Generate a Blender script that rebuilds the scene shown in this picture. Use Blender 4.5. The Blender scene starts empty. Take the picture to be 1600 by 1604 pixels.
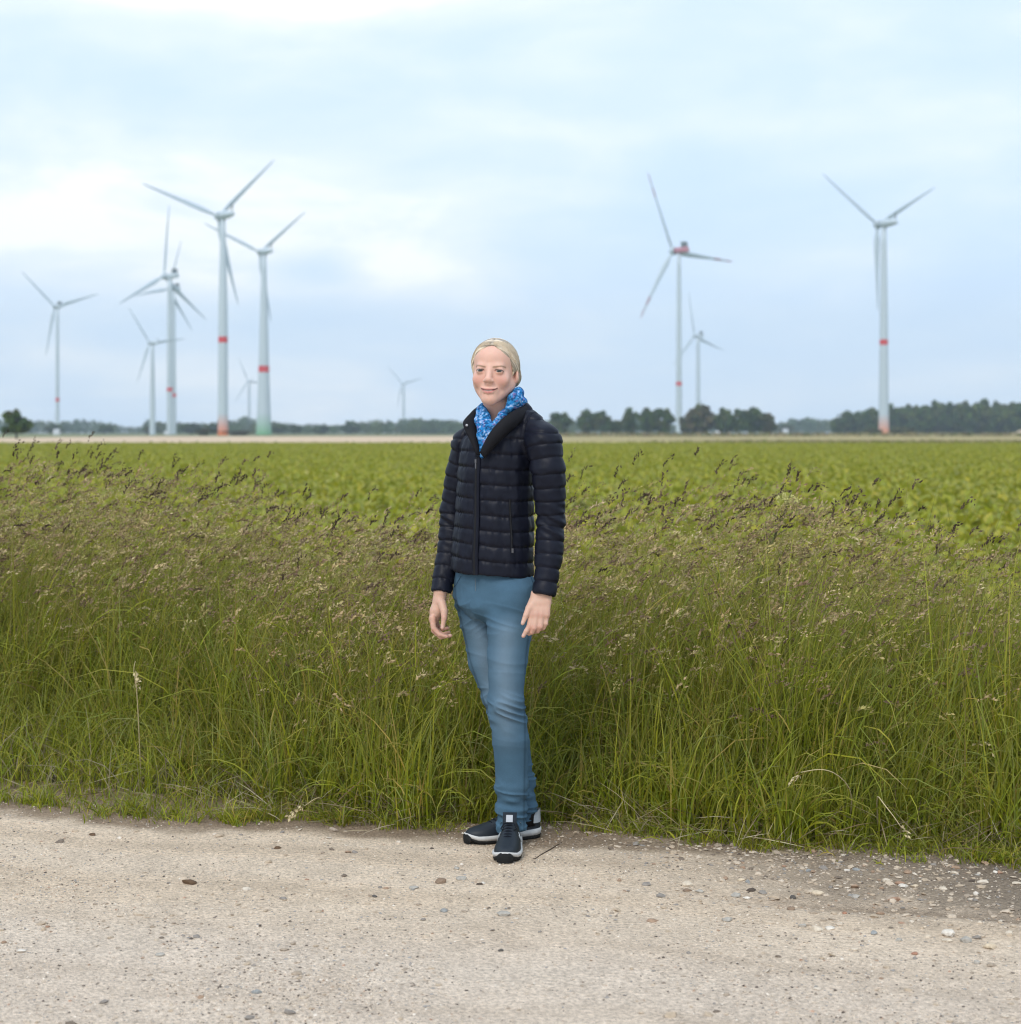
import bpy, math, random
import numpy as np
from mathutils import Vector, Matrix

R_ = math.radians
random.seed(7)
RNG = np.random.default_rng(11)
SC = bpy.context.scene
COL = SC.collection

# ---------------------------------------------------------------- camera, sky, sun, exposure
F_PX = 2850.0            # focal length in photograph pixels (1600 wide)
CAM_H = 1.406
HAZE_D = 0.00021        # haze density per metre
HOR = 677.0              # horizon row

def P(px, py, d):
    """world point that stands d metres in front of the camera at a pixel of the photograph"""
    return np.array([(px - 800.0) * d / F_PX, d, CAM_H - (py - HOR) * d / F_PX])

def G(px, py, z=0.0):
    """point on the ground seen at a pixel"""
    d = (CAM_H - z) * F_PX / (py - HOR)
    return np.array([(px - 800.0) * d / F_PX, d, z])

cam_d = bpy.data.cameras.new("camera")
cam = bpy.data.objects.new("camera", cam_d)
COL.objects.link(cam)
cam.location = (0, 0, CAM_H)
cam.rotation_euler = (R_(90), 0, 0)
cam_d.sensor_fit = 'HORIZONTAL'
cam_d.sensor_width = 36.0
cam_d.lens = 36.0 * F_PX / 1600.0
cam_d.shift_y = -(802.0 - HOR) / 1600.0
cam_d.clip_start = 0.1
cam_d.clip_end = 20000
cam_d.dof.use_dof = True
cam_d.dof.focus_distance = 6.03
cam_d.dof.aperture_fstop = 4.3
SC.camera = cam

SUN_EL, SUN_AZ = R_(46), R_(200)      # azimuth clockwise from +Y: behind the camera, to its left
w = bpy.data.worlds.new("World"); SC.world = w; w.use_nodes = True
nt = w.node_tree; nt.nodes.clear()
N = nt.nodes.new; L = nt.links.new
def math_node(nt_, op, a, b=None, c=None, clamp=False):
    n = nt_.nodes.new('ShaderNodeMath'); n.operation = op; n.use_clamp = clamp
    for i, v in enumerate((a, b, c)):
        if v is None: continue
        if isinstance(v, (int, float)): n.inputs[i].default_value = v
        else: nt_.links.new(v, n.inputs[i])
    return n.outputs[0]
out = N('ShaderNodeOutputWorld')
mixs = N('ShaderNodeMixShader'); mixs.inputs[0].default_value = 0.87
bg1 = N('ShaderNodeBackground'); bg1.inputs['Strength'].default_value = 0.10
bg2 = N('ShaderNodeBackground'); bg2.inputs['Strength'].default_value = 1.0
sky = N('ShaderNodeTexSky'); sky.sky_type = 'NISHITA'; sky.sun_disc = False
sky.sun_elevation = SUN_EL; sky.sun_rotation = SUN_AZ
L(sky.outputs[0], bg1.inputs['Color'])
tc = N('ShaderNodeTexCoord'); sx = N('ShaderNodeSeparateXYZ'); L(tc.outputs['Generated'], sx.inputs[0])
zc = math_node(nt, 'MAXIMUM', sx.outputs[2], 0.0)
den = math_node(nt, 'ADD', zc, 0.10)
u = math_node(nt, 'DIVIDE', sx.outputs[0], den); v = math_node(nt, 'DIVIDE', sx.outputs[1], den)
cv = N('ShaderNodeCombineXYZ'); L(u, cv.inputs[0]); L(v, cv.inputs[1])
n1 = N('ShaderNodeTexNoise'); n1.inputs['Scale'].default_value = 0.55; n1.inputs['Detail'].default_value = 5; n1.inputs['Roughness'].default_value = 0.55
n1.inputs['Distortion'].default_value = 0.3
L(cv.outputs[0], n1.inputs['Vector'])
# direction based noise keeps the clouds near the horizon soft and wide
mp = N('ShaderNodeMapping'); mp.inputs['Scale'].default_value = (3.2, 3.2, 9.0); L(tc.outputs['Generated'], mp.inputs['Vector'])
n2 = N('ShaderNodeTexNoise'); n2.inputs['Scale'].default_value = 2.2; n2.inputs['Detail'].default_value = 6; n2.inputs['Roughness'].default_value = 0.5
n2.inputs['Distortion'].default_value = 0.25
L(mp.outputs[0], n2.inputs['Vector'])
def bank(cx, cz, rx, rz, amp):
    """a soft cloud bank in a real direction of the sky"""
    a = math_node(nt, 'MULTIPLY', math_node(nt, 'SUBTRACT', sx.outputs[0], cx), 1.0 / rx)
    b = math_node(nt, 'MULTIPLY', math_node(nt, 'SUBTRACT', sx.outputs[2], cz), 1.0 / rz)
    q = math_node(nt, 'ADD', math_node(nt, 'MULTIPLY', a, a), math_node(nt, 'MULTIPLY', b, b))
    e = math_node(nt, 'POWER', 2.718, math_node(nt, 'MULTIPLY', q, -1.0))
    f = math_node(nt, 'GREATER_THAN', sx.outputs[1], 0.0)
    return math_node(nt, 'MULTIPLY', math_node(nt, 'MULTIPLY', e, f), amp)
s = math_node(nt, 'ADD', math_node(nt, 'MULTIPLY_ADD', n1.outputs[0], 0.44, 0.155), math_node(nt, 'MULTIPLY', n2.outputs[0], 0.75))
for b_ in ((-0.21, 0.118, 0.16, 0.045, 0.30), (-0.05, 0.105, 0.12, 0.035, 0.03), (-0.16, 0.235, 0.12, 0.012, 0.26), (0.10, 0.165, 0.16, 0.012, 0.10), (-0.105, 0.088, 0.022, 0.008, -0.22), (-0.25, 0.05, 0.2, 0.02, -0.06), (0.2, 0.06, 0.14, 0.07, -0.12)):
    s = math_node(nt, 'ADD', s, bank(*b_))
cr = N('ShaderNodeValToRGB'); L(s, cr.inputs[0])
cr.color_ramp.interpolation = 'B_SPLINE'
el = cr.color_ramp.elements
el[0].position = 0.50; el[0].color = (0.565, 0.725, 0.945, 1)
el[1].position = 1.06; el[1].color = (1.06, 1.06, 1.08, 1)
e3 = el.new(0.72); e3.color = (0.635, 0.78, 0.96, 1)
e4 = el.new(0.90); e4.color = (0.81, 0.885, 0.975, 1)
L(cr.outputs[0], bg2.inputs['Color'])
L(bg1.outputs[0], mixs.inputs[1]); L(bg2.outputs[0], mixs.inputs[2]); L(mixs.outputs[0], out.inputs[0])

sd = bpy.data.lights.new("sun", 'SUN'); sun = bpy.data.objects.new("sun", sd); COL.objects.link(sun)
sd.energy = 1.5; sd.angle = R_(24); sd.color = (1.0, 0.94, 0.85)
dv = Vector((math.sin(SUN_AZ) * math.cos(SUN_EL), math.cos(SUN_AZ) * math.cos(SUN_EL), math.sin(SUN_EL)))
sun.rotation_euler = dv.to_track_quat('Z', 'Y').to_euler()
sun.location = (0, 0, 60)

SC.view_settings.view_transform = 'Standard'; SC.view_settings.look = 'None'
SC.view_settings.exposure = 0.40; SC.view_settings.gamma = 1.0
SC.view_settings.use_curve_mapping = False
SC.render.engine = 'CYCLES'
cy = SC.cycles
cy.use_denoising = True
cy.filter_width = 1.15
cy.max_bounces = 6; cy.diffuse_bounces = 3; cy.glossy_bounces = 2; cy.transmission_bounces = 4; cy.transparent_max_bounces = 8; cy.volume_bounces = 0
cy.caustics_reflective = False; cy.caustics_refractive = False
cy.sample_clamp_indirect = 6

# ---------------------------------------------------------------- helpers
def srgb(r, g, b):
    f = lambda c: ((c / 255.0) / 12.92) if c / 255.0 <= 0.04045 else ((c / 255.0 + 0.055) / 1.055) ** 2.4
    return (f(r), f(g), f(b))

def tag(o, label=None, cat=None, group=None, kind=None):
    if label: o['label'] = label
    if cat: o['category'] = cat
    if group: o['group'] = group
    if kind: o['kind'] = kind
    return o

def make_mesh(name, V, F, mat=None, cols=None, smooth=True):
    V = np.asarray(V, np.float32)
    me = bpy.data.meshes.new(name)
    if isinstance(F, np.ndarray):
        nF, k = F.shape
        idx = F.astype(np.int32).ravel(); st = np.arange(nF, dtype=np.int32) * k
    else:
        ln = np.array([len(f) for f in F], np.int32)
        idx = np.array([i for f in F for i in f], np.int32)
        st = np.concatenate(([0], np.cumsum(ln)[:-1])).astype(np.int32); nF = len(F)
    me.vertices.add(len(V)); me.vertices.foreach_set("co", V.ravel())
    me.loops.add(len(idx)); me.loops.foreach_set("vertex_index", idx)
    me.polygons.add(nF); me.polygons.foreach_set("loop_start", st)
    me.polygons.foreach_set("use_smooth", np.full(nF, smooth))
    if cols is not None:
        c = np.ones((len(V), 4), np.float32); c[:, :3] = cols
        at = me.color_attributes.new("col", 'FLOAT_COLOR', 'POINT'); at.data.foreach_set("color", c.ravel())
    me.update(calc_edges=True)
    if mat: me.materials.append(mat)
    return me

def obj(name, V, F, mat=None, parent=None, cols=None, smooth=True, org=None, loc=None):
    V = np.asarray(V, np.float64)
    if org is not None: V = V - np.asarray(org)
    o = bpy.data.objects.new(name, make_mesh(name, V, F, mat, cols, smooth)); COL.objects.link(o)
    if parent is not None: o.parent = parent
    if loc is not None: o.location = loc
    return o

def empty(name, loc):
    o = bpy.data.objects.new(name, None); COL.objects.link(o); o.location = loc; o.empty_display_size = 0.2
    return o

class MB:
    """collects pieces of one part"""
    def __init__(s): s.V = []; s.F = []; s.C = []; s.n = 0
    def add(s, V, F, c=None):
        V = np.asarray(V, float)
        s.V.append(V); s.F.extend([tuple(int(i) + s.n for i in f) for f in F]); s.n += len(V)
        s.C.append(np.tile(np.asarray(c if c is not None else (1, 1, 1), float), (len(V), 1)))
    def build(s, name, mat, parent=None, org=None, smooth=True, cols=False, loc=None):
        return obj(name, np.concatenate(s.V), s.F, mat, parent, np.concatenate(s.C) if cols else None, smooth, org, loc)

def box(c, size, rot=None):
    c = np.asarray(c, float); h = np.asarray(size, float) / 2
    V = np.array([[x, y, z] for x in (-1, 1) for y in (-1, 1) for z in (-1, 1)], float) * h
    if rot is not None: V = V @ np.asarray(rot).T
    F = [(0, 1, 3, 2), (4, 6, 7, 5), (0, 4, 5, 1), (2, 3, 7, 6), (0, 2, 6, 4), (1, 5, 7, 3)]
    return V + c, F

def tube(pts, rad, n=8, cap=True, squash=None):
    """tube along points; rad scalar or list"""
    pts = np.asarray(pts, float); m = len(pts)
    rad = np.full(m, rad) if np.isscalar(rad) else np.asarray(rad, float)
    tan = np.gradient(pts, axis=0); tan /= np.linalg.norm(tan, axis=1)[:, None] + 1e-12
    up = np.array([0, 0, 1.0]) if abs(tan[0, 2]) < 0.9 else np.array([1.0, 0, 0])
    V = []
    for i in range(m):
        a = np.cross(up, tan[i]); a /= np.linalg.norm(a) + 1e-12
        b = np.cross(tan[i], a)
        up = b
        th = np.arange(n) * 2 * np.pi / n
        V.append(pts[i] + rad[i] * (np.cos(th)[:, None] * a + (squash or 1.0) * np.sin(th)[:, None] * b))
    V = np.concatenate(V)
    F = []
    for i in range(m - 1):
        for j in range(n):
            F.append((i * n + j, i * n + (j + 1) % n, (i + 1) * n + (j + 1) % n, (i + 1) * n + j))
    if cap:
        F.append(tuple(range(n - 1, -1, -1))); F.append(tuple((m - 1) * n + j for j in range(n)))
    return V, F

def _hash(i, j, k, seed):
    h = (i * 374761393 + j * 668265263 + k * 2147483647 + seed * 974711).astype(np.int64) & 0xffffffff
    h = ((h ^ (h >> 13)) * 1274126177) & 0xffffffff
    h = h ^ (h >> 16)
    return (h & 0xffff) / 65535.0

def vnoise(Pt, seed=0):
    """value noise in -1..1 for an (n,3) array"""
    Pt = np.asarray(Pt, float); I = np.floor(Pt).astype(np.int64); f = Pt - I; f = f * f * (3 - 2 * f)
    r = 0
    for a in (0, 1):
        for b in (0, 1):
            for c in (0, 1):
                wgt = (f[:, 0] if a else 1 - f[:, 0]) * (f[:, 1] if b else 1 - f[:, 1]) * (f[:, 2] if c else 1 - f[:, 2])
                r = r + wgt * _hash(I[:, 0] + a, I[:, 1] + b, I[:, 2] + c, seed)
    return r * 2 - 1

def fbm(Pt, octv=4, seed=0):
    r = 0; a = 1.0; t = 0
    Pt = np.asarray(Pt, float)
    for o in range(octv):
        r = r + a * vnoise(Pt * 2 ** o + 17.3 * o, seed + o); t += a; a *= 0.5
    return r / t

def sstep(a, b, x):
    t = np.clip((x - a) / (b - a), 0, 1); return t * t * (3 - 2 * t)

def material(name, color=(0.5, 0.5, 0.5), rough=0.8, attr=False, noise=None, bump=None, spec=0.3, sss=0.0, transl=0.0, obj_noise=None):
    """noise = (scale, amount): brightness variation; bump = (scale, strength, distance)"""
    m = bpy.data.materials.new(name); m.use_nodes = True
    t = m.node_tree; b = t.nodes['Principled BSDF']
    b.inputs['Roughness'].default_value = rough
    b.inputs['Specular IOR Level'].default_value = spec
    src = None
    if attr:
        a = t.nodes.new('ShaderNodeAttribute'); a.attribute_name = 'col'; src = a.outputs['Color']
    else:
        c = t.nodes.new('ShaderNodeRGB'); c.outputs[0].default_value = (*color, 1); src = c.outputs[0]
    tcn = t.nodes.new('ShaderNodeTexCoord')
    if noise:
        nz = t.nodes.new('ShaderNodeTexNoise'); nz.inputs['Scale'].default_value = noise[0]; nz.inputs['Detail'].default_value = 4
        t.links.new(tcn.outputs['Object'], nz.inputs['Vector'])
        mr = t.nodes.new('ShaderNodeMapRange'); mr.inputs[1].default_value = 0.25; mr.inputs[2].default_value = 0.75
        mr.inputs[3].default_value = 1 - noise[1]; mr.inputs[4].default_value = 1 + noise[1]
        t.links.new(nz.outputs[0], mr.inputs[0])
        mx = t.nodes.new('ShaderNodeVectorMath'); mx.operation = 'SCALE'
        t.links.new(src, mx.inputs[0]); t.links.new(mr.outputs[0], mx.inputs['Scale']); src = mx.outputs[0]
    t.links.new(src, b.inputs['Base Color'])
    if bump:
        nb = t.nodes.new('ShaderNodeTexNoise'); nb.inputs['Scale'].default_value = bump[0]; nb.inputs['Detail'].default_value = 4
        t.links.new(tcn.outputs['Object'], nb.inputs['Vector'])
        bp = t.nodes.new('ShaderNodeBump'); bp.inputs['Strength'].default_value = bump[1]; bp.inputs['Distance'].default_value = bump[2]
        t.links.new(nb.outputs[0], bp.inputs['Height']); t.links.new(bp.outputs[0], b.inputs['Normal'])
    if sss:
        b.inputs['Subsurface Weight'].default_value = sss
        b.inputs['Subsurface Radius'].default_value = (1.0, 0.35, 0.2); b.inputs['Subsurface Scale'].default_value = 0.006
    if transl:
        tr = t.nodes.new('ShaderNodeBsdfTranslucent'); ms = t.nodes.new('ShaderNodeMixShader'); ms.inputs[0].default_value = transl
        t.links.new(src, tr.inputs[0])
        o_ = t.nodes['Material Output']
        t.links.new(b.outputs[0], ms.inputs[1]); t.links.new(tr.outputs[0], ms.inputs[2]); t.links.new(ms.outputs[0], o_.inputs[0])
    return m
# ---------------------------------------------------------------- ground, track, fields
def edge(X):
    """depth of the grass edge along the track at side position X"""
    X = np.asarray(X, float)
    return 6.33 - 0.25 * X + 0.05 * np.sin(X * 2.3 + 1) + 0.035 * np.sin(X * 6.1)

def grid_mesh(xs, ys):
    nx, ny = len(xs), len(ys)
    X, Y = np.meshgrid(xs, ys, indexing='ij')
    I = np.arange(nx * ny).reshape(nx, ny)
    F = np.stack([I[:-1, :-1].ravel(), I[1:, :-1].ravel(), I[1:, 1:].ravel(), I[:-1, 1:].ravel()], 1)
    return X.ravel(), Y.ravel(), F

m_ground = material("soil_and_far_grass", (0.16, 0.17, 0.07), 0.95, noise=(0.02, 0.25), spec=0.1)
X, Y, F_ = grid_mesh(np.array([-1780, -800, -200, -60, 0, 60, 200, 800, 1780.0]), np.array([-230, -60, 0, 60, 200, 800, 1800, 2920.0]))
tag(obj("ground", np.stack([X, Y, np.full_like(X, -0.03)], 1), F_, m_ground, smooth=False), kind='structure')

# soil under the grass verge
m_soil = material("verge_soil", (0.085, 0.07, 0.045), 0.95, noise=(9, 0.4), bump=(60, 0.6, 0.02), spec=0.1)
xs = np.arange(-40, 40.1, 0.5); yr = np.array([-0.1, 0.05, 0.3, 0.8, 1.6, 2.6])
X, Yr, F_ = grid_mesh(xs, yr)
tag(obj("verge_soil", np.stack([X, Yr + edge(X), 0.004 + 0.0 * X], 1), F_, m_soil), kind='structure')

# beet field soil, near to far
m_field = material("field_soil", (0.16, 0.17, 0.035), 0.95, noise=(0.25, 0.2), bump=(2.0, 0.6, 0.3), spec=0.1)
X, Yr, F_ = grid_mesh(np.arange(-160, 161, 20.0), np.array([2.6, 6, 12, 25, 50, 100, 150, 208.0]))
tag(obj("field", np.stack([X, Yr + 6.33 - 0.25 * np.clip(X, -60, 60) * np.maximum(0, 1 - Yr / 70), np.full_like(X, 0.008)], 1), F_, m_field), kind='structure')

# pale harvested strip behind the field (left) and rough dry grass (right)
def strip(name, x0, x1, y0, y1, z, mat, n=60, wob=10, seed=1):
    xs = np.linspace(x0, x1, n); ys = np.linspace(y0, y1, 6)
    X, Y, F_ = grid_mesh(xs, ys)
    k = (Y - y0) / (y1 - y0)
    Y = Y + wob * (1 - k) * vnoise(np.stack([X * 0.05, 0 * X, 0 * X], 1), seed) + wob * 3 * k * vnoise(np.stack([X * 0.012, 0 * X + 5, 0 * X], 1), seed)
    return tag(obj(name, np.stack([X, Y, np.full_like(X, z)], 1), F_, mat, smooth=False), kind='structure')
m_straw = material("pale_stubble", (0.60, 0.455, 0.315), 0.95, noise=(0.02, 0.12), spec=0.1)
m_dry = material("dry_grass_strip", srgb(164, 150, 106), 0.95, noise=(0.03, 0.18), spec=0.1)
m_meadow = material("far_meadow", (0.2, 0.22, 0.10), 0.95, noise=(0.01, 0.2), spec=0.1)
strip("stubble_strip", -130, 16, 206, 640, 0.02, m_straw, seed=3)
strip("dry_grass_strip", 8, 260, 203, 700, 0.03, m_dry, seed=9)
strip("far_meadow", -900, -128, 300, 900, 0.02, m_meadow, seed=5)
# low grassy bank along the right half of the strip
def bank_mesh(x0, x1, y, h, wid, n, seed):
    V = []; Fq = []
    prof = np.array([[-1, -0.05], [-0.6, 0.55], [-0.15, 0.95], [0.3, 0.9], [0.7, 0.45], [1, -0.05]])
    xs = np.linspace(x0, x1, n)
    hh = h * (0.75 + 0.5 * vnoise(np.stack([xs * 0.09, 0 * xs, 0 * xs], 1), seed))
    for i, x in enumerate(xs):
        for p in prof: V.append((x, y + wid * p[0], hh[i] * p[1]))
    m = len(prof)
    for i in range(n - 1):
        for j in range(m - 1): Fq.append((i * m + j, (i + 1) * m + j, (i + 1) * m + j + 1, i * m + j + 1))
    return np.array(V), Fq
Vb, Fb = bank_mesh(12, 190, 560, 0.9, 14, 120, 4)
tag(obj("grass_bank", Vb, Fb, m_dry), kind='structure')

# gravel track: one sheet, fine relief where the photograph shows it close
def track_cols(X, Y):
    yr = Y - edge(X)
    p2 = np.stack([X, Y, 0 * X], 1)
    base = np.array((0.74, 0.585, 0.430)); grey = np.array((0.72, 0.590, 0.465)); dirt = np.array((0.245, 0.175, 0.115)); mud = np.array((0.225, 0.176, 0.130)); rut = np.array((0.150, 0.095, 0.058))
    k = sstep(-1.0, -1.7, yr)[:, None]
    C = base * (1 - k) + grey * k
    n_ = fbm(p2 * 1.6, 4, 21); n_f = fbm(p2 * 7, 3, 31)
    # long faint streaks left by wheels, and dusty patches
    ws = fbm(np.stack([X * 0.55, yr * 6.5, 0 * X + 3], 1), 4, 131)
    d0 = (sstep(0.02, 0.40, ws) * 0.26)[:, None]
    C = C * (1 - d0) + np.array((0.44, 0.335, 0.235)) * d0
    d0 = (sstep(0.10, 0.45, -ws) * 0.22)[:, None]
    C = C * (1 - d0) + np.array((0.78, 0.66, 0.53)) * d0
    # brown earth along the grass
    wdt = 0.15 + 0.22 * n_ + 0.10 * sstep(-0.6, 0.6, X)
    d1 = sstep(-wdt - 0.10, -wdt + 0.07, yr + 0.09 * n_f)[:, None] * 0.9
    C = C * (1 - d1) + dirt * d1
    # damp earth and mud on the right
    q = sstep(0.10, 0.95, X + 0.35 * n_ + 0.15 * n_f) * sstep(-0.98, -0.52, yr + 0.16 * n_f + 0.20 * n_)
    d2 = (q * 0.9)[:, None]; wet = sstep(0.85, 1.55, X + 0.30 * n_ + 0.12 * n_f)[:, None]
    C = C * (1 - d2) + (np.array((0.35, 0.272, 0.197)) * (1 - wet) + mud * wet) * d2
    # wheel rut
    r = np.exp(-((yr + 0.74 + 0.04 * n_f - 0.02 * np.sin(X * 3)) / 0.035) ** 2) * sstep(0.35, 0.95, X + 0.3 * n_)
    d3 = (r * 0.5)[:, None]
    C = C * (1 - d3) + rut * d3
    d4 = sstep(0.30, 0.62, fbm(p2 * 2.4 + 9, 4, 77))[:, None] * 0.28
    C = C * (1 - d4) + np.array((0.42, 0.315, 0.22)) * d4
    C = C * (1 + 0.10 * n_f[:, None] + 0.05 * n_[:, None] + 0.13 * fbm(p2 * 26, 2, 151)[:, None])
    return C
def track_z(X, Y):
    yr = Y - edge(X)
    p2 = np.stack([X, Y, 0 * X], 1)
    z = 0.006 + 0.010 * (fbm(p2 * 2.2, 4, 41) * 0.5 + 0.5) + 0.004 * (fbm(p2 * 14, 3, 51) * 0.5 + 0.5)
    z -= 0.010 * np.exp(-((yr + 0.74) / 0.05) ** 2) * sstep(0.35, 0.95, X)
    fade = sstep(2.9, 2.3, np.abs(X)) * sstep(-3.6, -3.0, yr)
    return 0.006 + np.maximum(z - 0.006, -0.0) * fade
xs = np.concatenate([np.linspace(-80, -3.2, 30), np.arange(-3.0, 3.01, 0.018), np.linspace(3.2, 80, 30)])
yr = np.concatenate([np.linspace(-9, -3.8, 12), np.arange(-3.6, 0.42, 0.018)])
X, Yr, F_ = grid_mesh(xs, yr)
Y = Yr + edge(X)
m_track = material("gravel_track", rough=0.95, attr=True, noise=(75, 0.34), bump=(130, 1.0, 0.016), spec=0.15)
tag(obj("gravel_track", np.stack([X, Y, track_z(X, Y)], 1), F_, m_track, cols=track_cols(X, Y)), kind='structure')

# pebbles
OCT_V = np.array([[1, 0, 0], [-1, 0, 0], [0, 1, 0], [0, -1, 0], [0, 0, 1], [0, 0, -1.0]])
OCT_F = np.array([[0, 2, 4], [2, 1, 4], [1, 3, 4], [3, 0, 4], [2, 0, 5], [1, 2, 5], [3, 1, 5], [0, 3, 5]])
def ico():
    t = (1 + 5 ** 0.5) / 2
    V = np.array([[-1, t, 0], [1, t, 0], [-1, -t, 0], [1, -t, 0], [0, -1, t], [0, 1, t], [0, -1, -t], [0, 1, -t], [t, 0, -1], [t, 0, 1], [-t, 0, -1], [-t, 0, 1]]) / math.sqrt(1 + t * t)
    F = np.array([[0, 11, 5], [0, 5, 1], [0, 1, 7], [0, 7, 10], [0, 10, 11], [1, 5, 9], [5, 11, 4], [11, 10, 2], [10, 7, 6], [7, 1, 8], [3, 9, 4], [3, 4, 2], [3, 2, 6], [3, 6, 8], [3, 8, 9], [4, 9, 5], [2, 4, 11], [6, 2, 10], [8, 6, 7], [9, 8, 1]])
    return V, F
ICO_V, ICO_F = ico()
PEB = np.array([srgb(214, 199, 180), srgb(198, 181, 160), srgb(226, 215, 200), srgb(180, 166, 150), srgb(156, 150, 144), srgb(132, 120, 108), srgb(96, 86, 78), srgb(176, 150, 128), srgb(182, 148, 126), srgb(156, 154, 150)])
PEBW = np.array([0.20, 0.24, 0.06, 0.18, 0.12, 0.10, 0.08, 0.03, 0.012, 0.015]); PEBW /= PEBW.sum()
def pebbles(X, Y, size, cols, baseV, baseF, sink=0.3, flat=0.55):
    n = len(X); m = len(baseV)
    sc = size[:, None] * RNG.uniform(0.65, 1.25, (n, 3)); sc[:, 2] *= flat
    V = baseV[None] * (1 + RNG.uniform(-0.28, 0.28, (n, m))[:, :, None]) * sc[:, None, :]
    a = RNG.uniform(0, 2 * np.pi, n); c, s_ = np.cos(a), np.sin(a)
    tl = RNG.normal(0, 0.25, n)
    x = V[..., 0].copy(); z = V[..., 2].copy()
    V[..., 0] = x * np.cos(tl)[:, None] - z * np.sin(tl)[:, None]; V[..., 2] = x * np.sin(tl)[:, None] + z * np.cos(tl)[:, None]
    x = V[..., 0].copy(); y = V[..., 1].copy()
    V[..., 0] = x * c[:, None] - y * s_[:, None] + X[:, None]; V[..., 1] = x * s_[:, None] + y * c[:, None] + Y[:, None]
    V[..., 2] += (track_z(X, Y) + size * flat * sink)[:, None]
    F = (baseF[None] + (np.arange(n) * m)[:, None, None]).reshape(-1, baseF.shape[1])
    return V.reshape(-1, 3), F, np.repeat(cols, m, 0)
m_peb = material("pebble_stone", rough=0.85, attr=True, noise=(120, 0.18), spec=0.25)
def scatter(n, dens):
    X = RNG.uniform(-2.6, 2.6, n * 4); yr = RNG.uniform(-2.7, 0.12, n * 4)
    keep = RNG.uniform(0, 1, n * 4) < dens(X, yr)
    X = X[keep][:n]; yr = yr[keep][:n]
    return X, yr + edge(X)
def clus(X, yr, s, seed): return np.clip(0.5 + 0.9 * fbm(np.stack([X * s, yr * s, 0 * X], 1), 3, seed), 0.05, 1)
X, Y = scatter(42000, lambda X, yr: clus(X, yr, 2.0, 61) * (0.35 + 0.65 * sstep(-0.7, -1.7, yr)))
C = PEB[RNG.choice(len(PEB), len(X), p=PEBW)]
V1, F1, C1 = pebbles(X, Y, np.clip(RNG.lognormal(-5.85, 0.36, len(X)), 0.0014, 0.0058), C, OCT_V, OCT_F)
X, Y = scatter(8200, lambda X, yr: clus(X, yr, 1.7, 63) * (0.10 + sstep(0.1, 0.7, X) * sstep(-1.15, -0.45, yr) * sstep(0.1, -0.15, yr)))
W2 = PEBW * np.array([1, 1, 1, 1, .8, .25, .08, 1, 1, 1]); C = PEB[RNG.choice(len(PEB), len(X), p=W2 / W2.sum())]
V2, F2, C2 = pebbles(X, Y, np.clip(RNG.lognormal(-5.15, 0.50, len(X)), 0.003, 0.019), C * np.array((.80, .77, .73)), ICO_V, ICO_F, flat=0.42)
V_ = np.concatenate([V1, V2]); F_ = np.concatenate([F1, F2 + len(V1)]); C_ = np.concatenate([C1, C2])
tag(obj("gravel", V_, F_, m_peb, cols=C_, smooth=False), "pale beige and grey gravel grit lying loose on the track", "gravel", kind='stuff')

# the larger stones one by one
def stone(px, py, w_px, ratio, col, label, cat='stone', name='stone', jag=0.22, group='stones lying on the gravel track'):
    g = G(px, py + w_px * ratio * 0.35)
    r = 0.5 * w_px * g[1] / F_PX
    V = ICO_V.copy(); F = ICO_F.copy()
    mid = {}; V = list(map(tuple, V)); F2 = []
    def mp_(a, b):
        k = (min(a, b), max(a, b))
        if k not in mid:
            p = (np.array(V[a]) + np.array(V[b])) / 2; V.append(tuple(p / np.linalg.norm(p))); mid[k] = len(V) - 1
        return mid[k]
    for a, b, c in F:
        ab, bc, ca = mp_(a, b), mp_(b, c), mp_(c, a); F2 += [(a, ab, ca), (b, bc, ab), (c, ca, bc), (ab, bc, ca)]
    V = np.array(V); sd_ = int(px * 7 + py)
    V = V * (1 + jag * vnoise(V * 1.6 + sd_, sd_) + 0.10 * vnoise(V * 4 + sd_, sd_ + 3))[:, None]
    # flat broken faces
    rg = np.random.default_rng(sd_)
    for _ in range(4):
        nrm = rg.normal(size=3); nrm /= np.linalg.norm(nrm); dd = V @ nrm
        V = V - np.maximum(dd - 0.62, 0)[:, None] * nrm
    V = V * np.array([r, r * rg.uniform(0.7, 1.0), r * max(ratio, 0.3)])
    z0 = float(track_z(np.array([g[0]]), np.array([g[1]]))[0])
    o = obj(name, V, np.array(F2), m_stone[col], smooth=False)
    o.location = (g[0], g[1], z0 + r * max(ratio, 0.3) * 0.36)
    o.rotation_euler = (0, 0, 0)
    tag(o, label, cat, group)
    return o
m_stone = {k: material("stone_" + k, srgb(*c), 0.88, noise=(70, 0.22), bump=(120, 0.5, 0.004), spec=0.2) for k, c in
           dict(pale=(204, 190, 170), white=(214, 205, 192), grey=(168, 162, 152), blue=(146, 147, 145), tan=(206, 188, 162), brown=(136, 116, 98), dark=(92, 88, 84), clod=(98, 78, 60), red=(164, 122, 100)).items()}
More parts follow.
